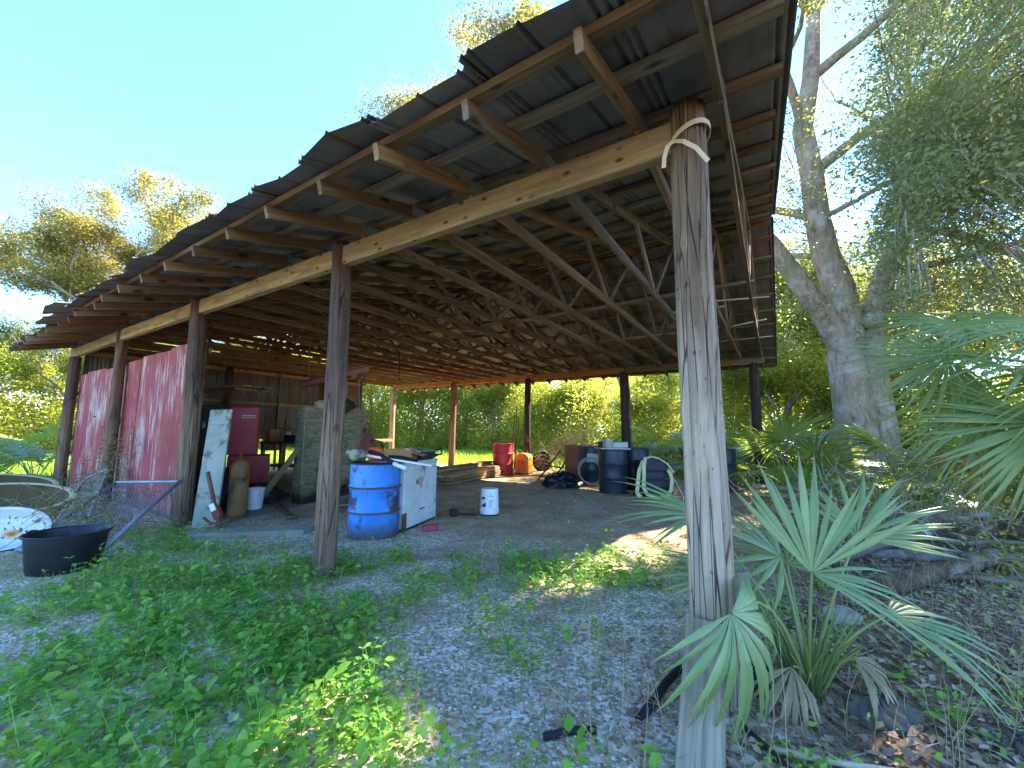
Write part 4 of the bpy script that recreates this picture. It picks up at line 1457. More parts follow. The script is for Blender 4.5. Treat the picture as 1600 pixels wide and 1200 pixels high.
# crumpled dark tarp, rusty frame and dry brush behind the drums
def lump(name, mat, loc, size, seed, label, cat, n=14, rough=.35, kind=None):
    n = 44
    rng = np.random.default_rng(seed)
    vs, fs = [], []
    rings = n // 2
    for i in range(rings + 1):
        th_ = PI * i / rings
        for k in range(n):
            a = 2 * PI * k / n
            q = 1 + rough * (fbm(np.array([math.cos(a) * 2 + seed]), np.array([math.sin(a) * 2 + th_ * 2]), seed, 1.5, 5)[0] - .5) * 2
            vs.append((size[0] * q * math.sin(th_) * math.cos(a), size[1] * q * math.sin(th_) * math.sin(a), size[2] * q * math.cos(th_)))
    for i in range(rings):
        for k in range(n):
            l_ = (k + 1) % n
            fs.append((i * n + k, i * n + n + k, i * n + n + l_, i * n + l_))
    o = MB().add(vs, fs).build(name, mat, None, 'all', loc)
    return tag(o, label, cat, kind=kind)
lump('tarp_heap', 'black_plastic', (1.12, 9.35, .1), (.42, .3, .2), 4, 'crumpled black tarp heaped on the sand by the drums', 'tarp', 22, .6)
e = thing('angle_iron_rack', 'rusty angle iron rack leaning among the brush behind the drums', 'rack', (1.1, 10.6, 0), .3)
for a, b in (((-.45, 0, .02), (.3, .3, .72)), ((-.1, -.1, .02), (.5, .2, .55)), ((-.42, 0, .1), (-.1, -.1, .1)), ((.28, .3, .68), (.5, .2, .52)), ((-.1, .1, .36), (.2, .05, .3))):
    bar('strut', a, b, .035, .035, 'iron_red', e)

# ---- walled end
zf = .055
e = thing('pale_panel', 'tall pale painted panel leaning inside the third front post', 'door', (-3.74, 5.14, zf), .1)
MB().box((.0, 0, .74), (.27, .035, 1.48), RX(-.2) @ RY(-.05), ch=.004).build('board', 'panel_pale', e)  # narrow painted board leaning inside the post, with a cross rail
MB().box((.0, -.024, 1.3), (.24, .012, .05), RX(-.2) @ RY(-.05)).build('rail', 'panel_pale', e)
e = thing('farm_jack', 'rusty lever jack leaning by the pale panel', 'jack', (-3.45, 4.98, zf - .03), 0)
bar('rack', (-.26, .10, .70), (.08, -.06, .0), .03, .045, 'iron_rust', e)
MB().box((-.035, -.005, .245), (.085, .075, .15), T(-.035, -.005, .245) @ RY(-.45) @ T(.035, .005, -.245), ch=.01).build('runner', 'iron_red', e)
MB().tube([(-.16, -.04, .19), (-.08, -.04, .13), (.06, -.05, .12), (.16, -.06, .18)], .016, 8).build('nose', 'iron_rust', e, 'all')
MB().box((.1, -.1, .02), (.16, .11, .02)).build('foot', 'iron_rust', e)
MB().box((-.06, -.048, .31), (.06, .006, .085), T(-.06, -.048, .31) @ RY(-.45) @ T(.06, .048, -.31)).build('sticker', 'paper', e)
pc = Vector((-3.76, 5.76, zf))
e = thing('gas_cylinder', 'tall ochre gas cylinder standing on the concrete floor', 'cylinder', tuple(pc))
MB().lathe([(0, 0), (.10, 0), (.115, .02), (.118, .05), (.118, .66), (.108, .71), (.085, .75), (.05, .775), (.03, .78), (0, .78)], 28).build('body', 'cyl_ochre', e, True)
MB().lathe([(.028, .775), (.028, .83), (.018, .835), (.018, .87), (0, .87)], 12).build('valve', 'iron_rust', e, True)
pb = W(6.35, 1.0, zf)
e = thing('small_pail', 'small white pail beside the ochre gas cylinder', 'pail', tuple(pb))
MB().lathe([(0, .005), (.095, .005), (.12, .29), (.126, .29), (.126, .31), (.118, .31), (.094, .02), (0, .02)], 26).build('body', 'white_plastic', e, True)
MB().tube([(.124 * math.cos(a), .124 * math.sin(a) * .3 - .1, .29 - .12 * math.sin(a) * 1.0) for a in np.linspace(0, PI, 10)], .003, 5).build('handle', 'galv', e, 'all')
# red tool cabinet
pcab = Vector((-4.72, 7.32, zf))
e = thing('tool_cabinet', 'dark red metal tool cabinet with a narrow upper locker', 'cabinet', tuple(pcab), .5)
MB().box((.08, 0, .37), (.62, .45, .74), ch=.012).build('chest', 'cab_red', e)
MB().box((-.03, .06, 1.16), (.44, .32, .84), ch=.012).build('locker', 'cab_red', e)
MB().box((-.03, -.108, 1.16), (.40, .012, .79), ch=.003).build('door', 'cab_red', e)
MB().box((.08, -.231, .37), (.54, .012, .62), ch=.003).build('door', 'cab_red', e)
for k in range(2):
    for i in range(5):
        MB().box((-.06 + i * .042, -.116, 1.43 - k * .035), (.034, .004, .016)).build('marking', 'paper', e)
for x_ in (-.2, .36):
    MB().box((x_, -.18, .0), (.05, .05, .03)).build('foot', 'dark_junk', e)
# tall dark box put in for the dark opening left of it
e = thing('dark_box', 'tall dark box put in for the dark opening beside the red tool cabinet', 'locker', (-5.22, 7.12, zf), .5)
MB().box((0, 0, .8), (.42, .4, 1.6), ch=.01).build('body', 'dark_junk', e)
MB().box((0, -.205, .8), (.38, .012, 1.5), ch=.004).build('door', 'black_plastic', e)
MB().box((.14, -.216, .85), (.02, .014, .12)).build('handle', 'iron_rust', e)
# plywood crate: end panel and long side
p1, p2, p3 = Vector((-3.64, 6.95, 0)), Vector((-3.36, 6.68, 0)), Vector((-2.93, 8.32, 0))
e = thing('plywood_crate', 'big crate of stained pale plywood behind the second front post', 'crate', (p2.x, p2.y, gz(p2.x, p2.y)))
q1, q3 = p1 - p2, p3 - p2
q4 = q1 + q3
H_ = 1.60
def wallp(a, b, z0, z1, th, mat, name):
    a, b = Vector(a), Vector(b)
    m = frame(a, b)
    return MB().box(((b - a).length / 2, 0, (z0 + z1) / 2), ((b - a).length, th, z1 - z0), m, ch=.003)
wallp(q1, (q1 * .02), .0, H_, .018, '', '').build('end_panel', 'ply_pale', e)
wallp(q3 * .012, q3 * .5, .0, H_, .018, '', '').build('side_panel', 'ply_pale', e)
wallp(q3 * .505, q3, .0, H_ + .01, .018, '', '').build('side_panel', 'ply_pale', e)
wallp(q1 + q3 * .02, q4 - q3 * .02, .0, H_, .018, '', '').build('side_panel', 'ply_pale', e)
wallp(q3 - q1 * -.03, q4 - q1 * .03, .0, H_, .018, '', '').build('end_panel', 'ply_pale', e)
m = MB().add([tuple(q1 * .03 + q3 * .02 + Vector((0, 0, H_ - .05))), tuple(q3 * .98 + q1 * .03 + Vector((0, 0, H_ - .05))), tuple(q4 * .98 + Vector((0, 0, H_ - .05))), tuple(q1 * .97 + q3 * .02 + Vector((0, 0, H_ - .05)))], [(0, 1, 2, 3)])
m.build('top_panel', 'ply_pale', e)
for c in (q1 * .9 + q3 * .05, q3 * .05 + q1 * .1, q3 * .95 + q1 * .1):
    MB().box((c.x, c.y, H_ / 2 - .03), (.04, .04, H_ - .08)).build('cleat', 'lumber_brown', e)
lump('canvas_bundle', 'canvas', (-3.35, 7.3, H_ + .06), (.2, .13, .09), 9, 'pale canvas bundle on top of the plywood crate', 'canvas', 14, .5)
lump('rag_heap', 'dark_junk', (-3.2, 7.65, H_ + .08), (.22, .16, .13), 12, 'dark rag heap on the plywood crate beside the canvas', 'rags', 14, .6)
# planks leaning on the crate and lying by it
o = bar('leaning_plank', (-3.95, 6.45, .05), (-3.42, 6.9, 1.12), .09, .035, 'lumber_brown', up=(.5, -1, 0)); tag(o, 'dark plank leaning against the left end of the plywood crate', 'plank')
o = bar('floor_plank', (-4.0, 7.0, .08), (-3.0, 5.75, .06), .1, .035, 'lumber_brown'); tag(o, 'dark plank lying from the crate out over the floor edge', 'plank')
# workbench and shelf with a rolled canvas in the dark behind
pw = W(9.4, 3.6, zf)
e = thing('workbench', 'dark wooden workbench with a shelf in the shaded end of the barn', 'workbench', tuple(pw), BROT + .25)
MB().box((0, 0, .86), (2.3, .65, .05), ch=.006).build('top', 'lumber_brown', e)
MB().box((0, 0, .3), (2.2, .6, .035), ch=.006).build('shelf', 'lumber_brown', e)
MB().box((.1, .2, 1.22), (2.2, .4, .03), ch=.006).build('shelf', 'lumber_warm', e)
for x_ in (-1.08, 1.08):
    for y_ in (-.27, .27):
        MB().box((x_, y_, .43), (.08, .08, .82), ch=.006).build('leg', 'lumber_brown', e)
    MB().box((x_, .36, .75), (.06, .05, 1.5), ch=.006).build('upright', 'lumber_brown', e)
def WB(x, y, z): return tuple(T(*pw) @ RZ(BROT + .25) @ Vector((x, y, z)))
m = MB().tube([(-.45, 0, 0), (-.2, .01, .015), (.1, 0, 0), (.45, .01, .01)], [.09, .1, .1, .085], 14)
tag(m.build('canvas_roll', 'canvas', None, 'all', WB(.35, .15, 1.345), (0, 0, BROT + .25)), 'rolled tan canvas on the shelf of the workbench', 'canvas roll')
rr = random.Random(22)
for i in range(9):
    x_ = -1 + i * .24
    h_ = rr.uniform(.1, .3)
    small_box('storage_box', ['dented', 'dusty', 'narrow', 'squat', 'battered', 'stained', 'plain', 'torn', 'tall'][i] + ' dark storage box on the shaded workbench top', WB(x_, rr.uniform(-.1, .1), .886), (rr.uniform(.14, .21), rr.uniform(.15, .3), h_), rr.choice(['dark_junk', 'cardboard', 'grey_box', 'dark_junk']), BROT + rr.uniform(-.3, .3), False)
tyre('tyre', 'old tyre lying in the dark beside the ochre gas cylinder', tuple(W(6.5, .55, zf + .32)), (PI / 2 - .25, 0, -.4))
lump('scrap_heap', 'dark_junk', tuple(W(6.9, 1.3, .15)), (.4, .28, .18), 18, 'heap of dark scrap on the floor before the red cabinet', 'scrap', 18, .7)
# junk between the crate and the drum
rr = random.Random(5)
for i in range(6):
    a = W(5.6 + i * .16, 1.9 + i * .22, .06 + .03 * (i % 3))
    o = bar('scrap_board', tuple(a), tuple(a + Vector((rr.uniform(.5, .9), rr.uniform(-.3, .4), rr.uniform(0, .06)))), rr.uniform(.08, .14), .03, rr.choice(['lumber_brown', 'lumber_red', 'lumber_grey']))
    tag(o, 'scrap board lying in the shade between crate and blue drum', 'board', 'scrap boards by the crate')
# hanging rack of planks
e = thing('hanging_rack', 'rack of planks hung from the trusses in the walled end', 'rack', (-5.0, 7.2, 1.93), -.38)
for i, y_ in enumerate((-.2, -.02, .17)):
    bar('plank', (-.72, y_, .02 + .012 * i), (.72, y_ + .02, .03), .14, .03, 'lumber_warm' if i == 0 else 'lumber_brown', e)
for x_ in (-.6, .6):
    bar('crosspiece', (x_, -.32, -.02), (x_, .3, -.02), .04, .04, 'lumber_brown', e)
    for y_ in (-.28, .27):
        MB().tube([(x_, y_, 0), (x_, y_ * .9, 1.1)], .004, 5).build('wire', 'iron_rust', e)
# hoist beam
a, b = Vector((-3.62, 7.0, 2.02)), Vector((-2.19, 6.2, 2.18))
e = thing('hoist_beam', 'rust red steel beam with a chain hoist hung under the trusses', 'hoist')
e.matrix_world = frame(a, b)
Ln = (b - a).length
MB().box((Ln / 2, 0, .05), (Ln, .09, .012)).build('flange', 'iron_red', e)
MB().box((Ln / 2, 0, -.05), (Ln, .09, .012)).build('flange', 'iron_red', e)
MB().box((Ln / 2, 0, 0), (Ln - .002, .012, .089)).build('web', 'iron_red', e)
MB().box((Ln - .28, 0, -.09), (.09, .11, .07), ch=.01).build('trolley', 'iron_rust', e)
m = MB()
for k in range(14):
    m.lathe([(.012, -.004), (.017, 0), (.012, .004), (.009, 0), (.012, -.004)], 8, T(Ln - .28, 0, -.14 - k * .026) @ RZ(k * PI / 2) @ RX(PI / 2))
m.build('chain', 'iron_rust', e)
m = MB()
for k in range(26):
    m.lathe([(.008, -.003), (.012, 0), (.008, .003), (.006, 0), (.008, -.003)], 6, T(Ln - .25, .02, -.14 - k * .022) @ RZ(k * PI / 2) @ RX(PI / 2))
m.build('chain', 'galv', e)
for x_ in (.2, Ln - .5):
    MB().tube([(x_, 0, .056), (x_ + .02, 0, .8)], .008, 6).build('hanger', 'iron_rust', e)

# strap knotted round the head of the near post, wires hung from the rear beam
e = thing('tied_strap', 'pale cloth strap tied round the head of the near post', 'strap', tuple(W(0, 0, 0)), BROT)
r_ = .103
ring = [(r_ * math.cos(a), r_ * math.sin(a), 2.82 + .05 * math.sin(a * 1.0 + 2.2)) for a in np.linspace(-PI, PI, 22)]
ribbon(ring, .03, 'strap_pale', 'loop', e, (0, 0, 1) if False else (0, 0, 1), .004).matrix_local = Matrix.Identity(4)
vs, fs = [], []
m = MB()
for i in range(28):
    a = 2 * PI * i / 28
    z_ = 2.83 + .045 * math.sin(a + 2.0)
    for rr_, zz in ((r_ + .0, -.014), (r_ + .004, -.014), (r_ + .004, .014), (r_, .014)):
        vs.append((rr_ * math.cos(a), rr_ * math.sin(a), z_ + zz))
for i in range(28):
    j = (i + 1) % 28
    for k in range(4):
        l_ = (k + 1) % 4
        fs.append((i * 4 + k, j * 4 + k, j * 4 + l_, i * 4 + l_))
m.add(vs, fs).build('band', 'strap_pale', e)
kx, ky = .108 * math.cos(-2.2), .108 * math.sin(-2.2)
ribbon([(kx, ky, 2.80), (kx - .03, ky - .02, 2.77), (kx - .05, ky - .015, 2.71), (kx - .055, ky - .01, 2.66)], .022, 'strap_pale', 'tail', e, (0, -1, 0))
ribbon([(kx, ky, 2.80), (kx + .05, ky - .03, 2.76), (kx + .11, ky - .03, 2.70), (kx + .16, ky - .01, 2.62)], .022, 'strap_pale', 'tail', e, (0, -1, 0))
for ch in list(e.children):
    if ch.name.startswith('loop'):
        bpy.data.objects.remove(ch)
rr = random.Random(14)
for i, (s, ln_) in enumerate(((.5, .35), (1.3, .5), (1.9, .75), (2.2, .3), (2.7, 1.1), (3.6, .4), (4.6, .55), (5.2, .35), (6.0, .9), (6.4, .3), (7.5, .45))):
    x0 = W(s, DEEP - .055, 2.82)
    pts = [(0, 0, .05)]
    for k in range(1, 7):
        pts.append((rr.gauss(0, .012) * k * .6, rr.gauss(0, .01), -ln_ * k / 6))
    pts.append((.02, -.01, -ln_ - .02)); pts.append((.035, -.01, -ln_ + .02))
    o = MB().tube(pts, .006, 5).build('hanging_wire', 'iron_rust', None, 'all', tuple(x0))
    tag(o, 'thin bent wire hanging from the rear header beam', 'wire', 'wires hanging from the rear beam')
for i, (s_, t_, ln_) in enumerate(((8.9, 4.8, .5), (6.9, 4.2, .55))):
    o = MB().tube([(0, 0, .06), (.01, 0, -ln_ * .5), (0, .01, -ln_), (.03, .01, -ln_ - .03), (.05, 0, -ln_ + .03)], .012, 6).build('hanging_hook', 'dark_junk', None, 'all', tuple(W(s_, t_, BT)))
    tag(o, 'dark iron hook on a rod under the trusses, ' + ('farther of two' if i == 0 else 'nearer of two'), 'hook')

# ---- left yard
e = thing('rubber_tub', 'round black rubber tub standing in the weeds at the left', 'tub', (-3.98, 3.80, gz(-3.98, 3.80) - .015), .25)
MB().lathe([(0, .0), (.215, .0), (.225, .012), (.262, .315), (.28, .317), (.282, .33), (.272, .335), (.256, .32), (.215, .025), (0, .02)], 40, Matrix.Diagonal((1.06, .95, 1, 1))).build('body', 'black_plastic', e, True)
def basin(name, label, cat, loc, rot, sx, sy, sz, mat, inner, group=None):
    e = thing(name, label, cat, loc, 0, group)
    e.rotation_euler = rot
    D_ = Matrix.Diagonal((sx, sy, sz, 1))
    MB().lathe([(0, 0), (.6, .02), (.85, .15), (.97, .6), (1.0, .93), (1.08, .97), (1.09, 1.0), (1.02, 1.02), (.97, .98)], 40, D_).build('shell', mat, e, True)
    MB().lathe([(.97, .98), (.94, .6), (.8, .2), (.55, .07), (0, .06)], 40, D_).build('bowl', inner, e, True)
    MB().lathe([(.05, 0), (.05, .012), (0, .014)], 14, T(sx * .55, 0, sz * .1)).build('drain', 'dark_junk', e, True)
    return e
basin('old_bathtub', 'dirty tan bathtub shell tipped towards the yard at the left edge', 'bathtub', (-7.0, 5.85, .05), (.42, .06, .25), .72, .36, .27, 'tub_tan', 'tub_dirt')
basin('old_bathtub', 'pale tub shell half hidden behind the tan bathtub at the left edge', 'bathtub', (-8.5, 6.9, .04), (.3, .1, .4), .7, .4, .3, 'tub_tan', 'tub_dirt')
basin('sink_bowl', 'white sink bowl with an orange rust stain on the sand at the left', 'sink', (-5.35, 4.5, .12), (.95, .1, .35), .36, .22, .16, 'sink_white', 'sink_stain')

def gate(label, TL, TR, BR, BL):
    TL, TR, BR, BL = map(Vector, (TL, TR, BR, BL))
    e = thing('chain_link_gate', label, 'gate', tuple(BL), 0, 'old gate frames leaning at the red wall')
    P = [p - BL for p in (TL, TR, BR, BL)]
    for nme, a, b in (('rail', P[0], P[1]), ('rail', P[3], P[2]), ('stile', P[0], P[3]), ('stile', P[1], P[2])):
        MB().tube([a, b], .021, 10).build(nme, 'galv', e, 'all')
    m = MB()
    nx = int((P[1] - P[0]).length / .06)
    ny = int((P[3] - P[0]).length / .06)
    up = (P[1] - P[0]).cross(P[3] - P[0]).normalized()
    def at(u_, v_):
        a = P[0].lerp(P[1], u_); b = P[3].lerp(P[2], u_)
        c = a.lerp(b, v_)
        return c + up * (.02 * math.sin(u_ * 5) * math.sin(v_ * 4))
    for i in range(nx + 1):
        for sg in (0,):
            pts = []
            for j in range(ny + 1):
                k = i + (.5 if j % 2 else -.5)
                pts.append(at(min(1, max(0, k / nx)), j / ny))
            m.tube(pts, .0032, 3, cap=False)
    m.build('mesh', 'galv', e)
    return e
gate('galvanised chain link gate leaning against the third front post', (-5.13, 5.42, .55), (-3.99, 5.02, .62), (-3.86, 3.9, .04), (-5.0, 4.3, .03))
gate('second chain link gate leaning on the red wall nearer the bathtub', (-7.0, 6.85, .42), (-6.45, 6.65, .6), (-5.0, 4.95, .05), (-5.6, 5.15, .03))

# ---- right side: timber, stones and pipes
o = bar('leaning_plank', (.665, 1.59, -.02), (.885, 1.955, .40), .165, .032, 'board_weathered', None, up=(-.35, -.75, .6))
tag(o, 'wide grey plank leaning against the foot of the near post', 'plank')
e = thing('concrete_chunk', 'speckled grey concrete slab leaning behind the palm at the near post', 'concrete', (1.18, 2.2, -.02), -.4)
m = MB()
m.add([(-.09, -.05, 0), (.1, -.06, 0), (.11, .07, 0), (-.08, .06, 0), (-.075, -.045, .55), (.035, -.05, .58), (.03, .05, .56), (-.07, .05, .53)],
      [(3, 2, 1, 0), (4, 5, 6, 7), (0, 1, 5, 4), (1, 2, 6, 5), (2, 3, 7, 6), (3, 0, 4, 7)])
m.build('slab', 'concrete', e)
MB().box((.0, -.07, .07), (.24, .05, .16), ch=.02).build('rubber_pad', 'rubber', e)
lump('stone', 'concrete_dark', (1.66, 1.98, -.02), (.14, .12, .08), 3, 'dark grey stone in the leaf litter below the near palm', 'stone', 16, .5)
lump('stone', 'concrete_dark', (2.05, 1.78, -.03), (.13, .11, .07), 6, 'low dark stone at the lower right in the leaf litter', 'stone', 16, .5)
lump('stone', 'concrete', (2.2, 2.9, .02), (.13, .1, .07), 8, 'pale stone in the leaf litter beyond the near palm', 'stone', 14, .4)
m = MB().tube([(.56, 1.93, .012), (.66, 2.03, .02), (.76, 2.15, .03), (.86, 2.25, .035), (1.02, 2.35, .03)], .019, 12)
tag(m.build('black_pipe', 'rubber', None, 'all'), 'black plastic pipe lying at the foot of the near post', 'pipe')
m = MB().tube([(.14, 1.83, .006), (.25, 1.86, .01), (.36, 1.87, .006)], .016, 10)
tag(m.build('black_pipe', 'rubber', None, 'all'), 'short black pipe end lying in the weeds near the camera', 'pipe')
m = MB().tube([(.98, 1.9, .02), (1.02, 1.7, .025), (1.06, 1.5, .02)], .012, 8)
tag(m.build('thin_rod', 'dark_junk', None, 'all'), 'thin black rod on the litter right of the near post', 'rod')
m = MB().tube([(1.02, 1.74, .03), (1.25, 1.66, .035), (1.6, 1.60, .03)], [.013, .012, .009], 8)
tag(m.build('dry_reed', 'board_pale', None, 'all'), 'pale dry reed lying on the litter at the bottom edge', 'reed')
rr = random.Random(41)
labs = ['long grey log', 'split pale log', 'mossy dark log', 'crooked grey limb', 'straight weathered pole', 'short thick log', 'thin bleached limb', 'broken brown limb', 'half buried log', 'forked dry limb', 'slim dark pole', 'knotty limb']
for i in range(12):
    x_, y_ = rr.uniform(2.9, 6.0), rr.uniform(3.6, 6.0)
    a = rr.uniform(-.5, .6)
    ln_ = rr.uniform(.9, 2.2)
    r_ = rr.choice([.03, .04, .055, .08])
    pts = [(ln_ * (k / 5 - .5), rr.gauss(0, .03), rr.gauss(0, .01)) for k in range(6)]
    o = MB().tube(pts, [r_ * (1.1 - .08 * k) for k in range(6)], 10).build('fallen_log', rr.choice(['bark_thin', 'bark_oak', 'board_weathered', 'bark_palm']), None, 'all', (x_, y_, r_ + .02 + .05 * (i % 3) + gz(x_, y_)), (0, rr.uniform(-.05, .05), a))
    tag(o, labs[i] + ' in the brush heap right of the palm', 'log', 'logs in the brush heap')
for i, (a, b, lab) in enumerate((((4.6, 8.0, .08), (6.0, 7.3, .10), 'grey timber lying right of the dark drum, lower of two'), ((4.75, 8.25, .2), (6.3, 7.75, .12), 'grey timber lying right of the dark drum, upper of two'))):
    o = bar('old_timber', a, b, .1, .08, 'board_weathered'); tag(o, lab, 'timber')
m = MB().lathe([(.03, 0), (.05, 0), (.05, .3), (.03, .3)], 16, RY(PI / 2))
tag(m.build('white_pipe', 'white_plastic', None, True, (4.3, 4.75, .17), (0, .1, -.4)), 'short white plastic pipe on the brush heap', 'pipe')
o = link('stump_post', log_mesh('stump_post', 2.0, .09, .085, 'post_near', 91, n=16, rings=12), None, (6.6, 11.2, -.05))
tag(o, 'lone grey post standing right of the rear corner post', 'post')
# ------------------------------------------------------------------ palms
def fan_mesh(nseg, R, spread, split=.5, droop=.25, cup=.12, seed=0, mat='frond_blue', fold=.32, jag=.08, loose=.12):
    """fan blade: hub at the origin, fan axis +X, face +Z"""
    rr = random.Random(seed)
    V, F, TP = [], [], []
    da = math.radians(spread) / nseg
    for i in range(nseg):
        a = -math.radians(spread) / 2 + da * (i + .5) + rr.gauss(0, da * loose)
        if loose > .2 and rr.random() < .07:
            continue
        Ls = R * (.72 + .28 * math.cos(a * .62)) * rr.uniform(1 - jag, 1 + jag)
        tipd = droop * rr.uniform(.5, 1.5)
        side = rr.gauss(0, .05)
        ca, sa = math.cos(a), math.sin(a)
        o = len(V)
        fr = (.02, .2, .4, split, split + (1 - split) * .4, split + (1 - split) * .75, 1.0)
        for f in fr:
            r = f * Ls
            wmax = math.tan(da / 2) * split * Ls
            w = math.tan(da / 2) * r if f <= split else wmax * max(.04, (1 - ((f - split) / (1 - split)) ** 1.5))
            z = -cup * (ca * .4 + .6) * r * r / R - tipd * max(0, f - split * .7) ** 2 * R
            x, y = r * ca - side * sa * f * f * R, r * sa + side * ca * f * f * R
            zz = fold * w
            TP += [f, f, f]
            V.append((x + sa * w, y - ca * w, z - zz * .5))
            V.append((x, y, z + zz))
            V.append((x - sa * w, y + ca * w, z - zz * .5))
        for k in range(len(fr) - 1):
            b = o + k * 3
            F.append((b, b + 3, b + 4, b + 1))
            F.append((b + 1, b + 4, b + 5, b + 2))
    me = np_mesh('frond', np.array(V), np.array(F), [mat])
    at = me.attributes.new('tip', 'FLOAT', 'POINT')
    at.data.foreach_set('value', np.array(TP, dtype=np.float32))
    return me

def put_frond(parent, me, hub, axis, normal, base, pr=.011, sag=.1):
    """hub, axis, base in the parent's coordinates"""
    x = Vector(axis).normalized()
    n = Vector(normal)
    z = (n - x * n.dot(x)).normalized()
    y = z.cross(x)
    m = Matrix((x, y, z)).transposed().to_4x4()
    m.translation = Vector(hub)
    o = link('frond', me, parent)
    o.matrix_local = m
    inv = m.inverted()
    h, b = Vector(hub), Vector(base)
    pts = []
    for k in range(7):
        f = k / 6
        p = b.lerp(h, f) + Vector((0, 0, sag * math.sin(PI * f)))
        pts.append(inv @ p)
    p = MB().tube(pts, [pr * (1.5 - .8 * k / 6) for k in range(7)], 6, cap=False).build('petiole', 'petiole', o, 'all')
    return o

FAN = {}
for i in range(4):
    FAN['b%d' % i] = fan_mesh(30 + 2 * i, .62, 250 - 10 * i, .5, .22 + .05 * i, .12, 60 + i, 'frond_blue')
    FAN['g%d' % i] = fan_mesh(34 + 2 * i, .7, 260 - 15 * i, .48, .25 + .08 * i, .14, 80 + i, 'frond_green')
FAN['d0'] = fan_mesh(26, .6, 200, .45, .8, .3, 99, 'frond_dry')

# near palm in front of the camera
near = thing('palmetto', 'blue green palmetto growing against the foot of the near post', 'palm', (1.46, 2.15, 0))
B_ = Vector((1.46, 2.15, 0))
def nf(mesh, hub, axis, normal, sag=.05, base=(0, 0, .03), pr=.008):
    put_frond(near, mesh, Vector(hub) - B_, axis, normal, base, pr, sag)
nf(fan_mesh(22, .42, 215, .52, .75, .45, 1, 'frond_blue', .25, .16, .3), (.90, 1.76, .52), (.35, -.25, -.55), (.25, -.75, .65), .18)
nf(fan_mesh(16, .50, 110, .52, .12, .05, 2, 'frond_blue', .5, .16, .3), (1.41, 2.0, .60), (.18, .05, .95), (-.45, -.85, .15), .04)
nf(fan_mesh(9, .46, 70, .4, .35, .05, 12, 'frond_blue', .5, .16, .3), (1.41, 2.0, .60), (.85, -.3, -.15), (.1, -.5, .85), .04)
nf(fan_mesh(20, .46, 150, .46, .28, .08, 3, 'frond_blue', .45, .16, .3), (1.98, 2.42, .66), (.5, .1, .6), (-.45, -.6, .65), .05)
nf(fan_mesh(16, .36, 190, .46, .4, .12, 4, 'frond_blue', .4, .16, .3), (1.47, 2.32, .58), (-.75, .1, .5), (.1, -.55, .8), .04)
nf(fan_mesh(12, .50, 95, .42, .3, .1, 5, 'frond_blue', .45, .16, .3), (1.17, 2.6, .74), (-.85, -.15, .25), (.1, -.5, .85), .1)
nf(fan_mesh(16, .42, 170, .46, .5, .2, 7, 'frond_blue', .4, .16, .3), (1.30, 2.45, .40), (-.5, .4, .4), (.2, -.5, .85), .04)
nf(fan_mesh(18, .4, 180, .4, .35, .15, 8, 'frond_green', .4, .16, .3), (1.75, 2.7, .42), (.5, .5, .4), (-.2, -.5, .85), .04)
nf(fan_mesh(14, .4, 120, .45, .6, .2, 9, 'frond_blue', .4, .16, .3), (1.72, 1.98, .42), (.8, -.3, .05), (-.1, -.3, .95), .04)
nf(fan_mesh(14, .34, 120, .4, 1.2, .5, 21, 'frond_dry', .4, .16, .3), (1.62, 2.06, .20), (.6, -.5, -.35), (.1, -.4, .9), .03)
nf(fan_mesh(12, .32, 110, .4, 1.2, .5, 22, 'frond_dry', .4, .16, .3), (1.30, 2.02, .18), (-.5, -.6, -.3), (.1, -.4, .9), .03)
# upright young spears in the heart of the plant
m = MB()
rr = random.Random(2)
for k in range(26):
    a = rr.uniform(0, 6.28)
    q = Vector((math.cos(a) * .07 * rr.random(), math.sin(a) * .07 * rr.random(), 0))
    d = Vector((math.cos(a) * .18, math.sin(a) * .18, rr.uniform(.22, .46)))
    m.tube([q, q + d * .5 + Vector((0, 0, .04)), q + d], [.009, .007, .002], 4, cap=False)
m.build('spears', 'frond_green', near, 'all')

def clump(name, label, loc, n, R, hgt, kinds, seed, scale=1.0, trunk=0.0, group=None, rest=False):
    rr = random.Random(seed)
    e = thing(name, label, 'palm', (loc[0], loc[1], gz(loc[0], loc[1])), rr.uniform(0, 6.28), group)
    e.scale = (scale,) * 3
    if trunk:
        pts = [(rr.gauss(0, .03), rr.gauss(0, .03), trunk * k / 6 - .1) for k in range(7)]
        MB().tube(pts, [.17, .16, .15, .15, .15, .16, .14], 14).build('trunk', 'bark_palm', e, 'all')
    for i in range(n):
        a = 2 * PI * i / n * 2.4 + rr.gauss(0, .3)
        el = rr.uniform(.15, 1.25)
        ln = rr.uniform(.55, 1.0) * hgt
        hub = Vector((math.cos(a) * math.cos(el) * ln, math.sin(a) * math.cos(el) * ln, trunk + math.sin(el) * ln + .05))
        ax = Vector((math.cos(a) * math.cos(el - .35), math.sin(a) * math.cos(el - .35), math.sin(el - .35)))
        nr = Vector((-math.cos(a) * math.sin(el - .35), -math.sin(a) * math.sin(el - .35), math.cos(el - .35))) + Vector((rr.gauss(0, .3), rr.gauss(0, .3), 0))
        put_frond(e, FAN[rr.choice(kinds)], hub, ax, nr, (0, 0, trunk), .009, .08)
    return e
clump('palmetto', 'dark palmetto clump around the rear right corner post', (6.0, 9.0), 13, .6, 1.0, ['b1', 'b2', 'g0'], 3, 1.35)
clump('palmetto', 'palmetto clump between the rear corner post and the oak', (6.9, 7.2), 12, .6, .9, ['b1', 'b3', 'g1'], 4, 1.25)
clump('palmetto', 'low palmetto at the foot of the oak on its right', (7.6, 6.6), 11, .6, .9, ['b0', 'g3', 'd0'], 5, 1.2)
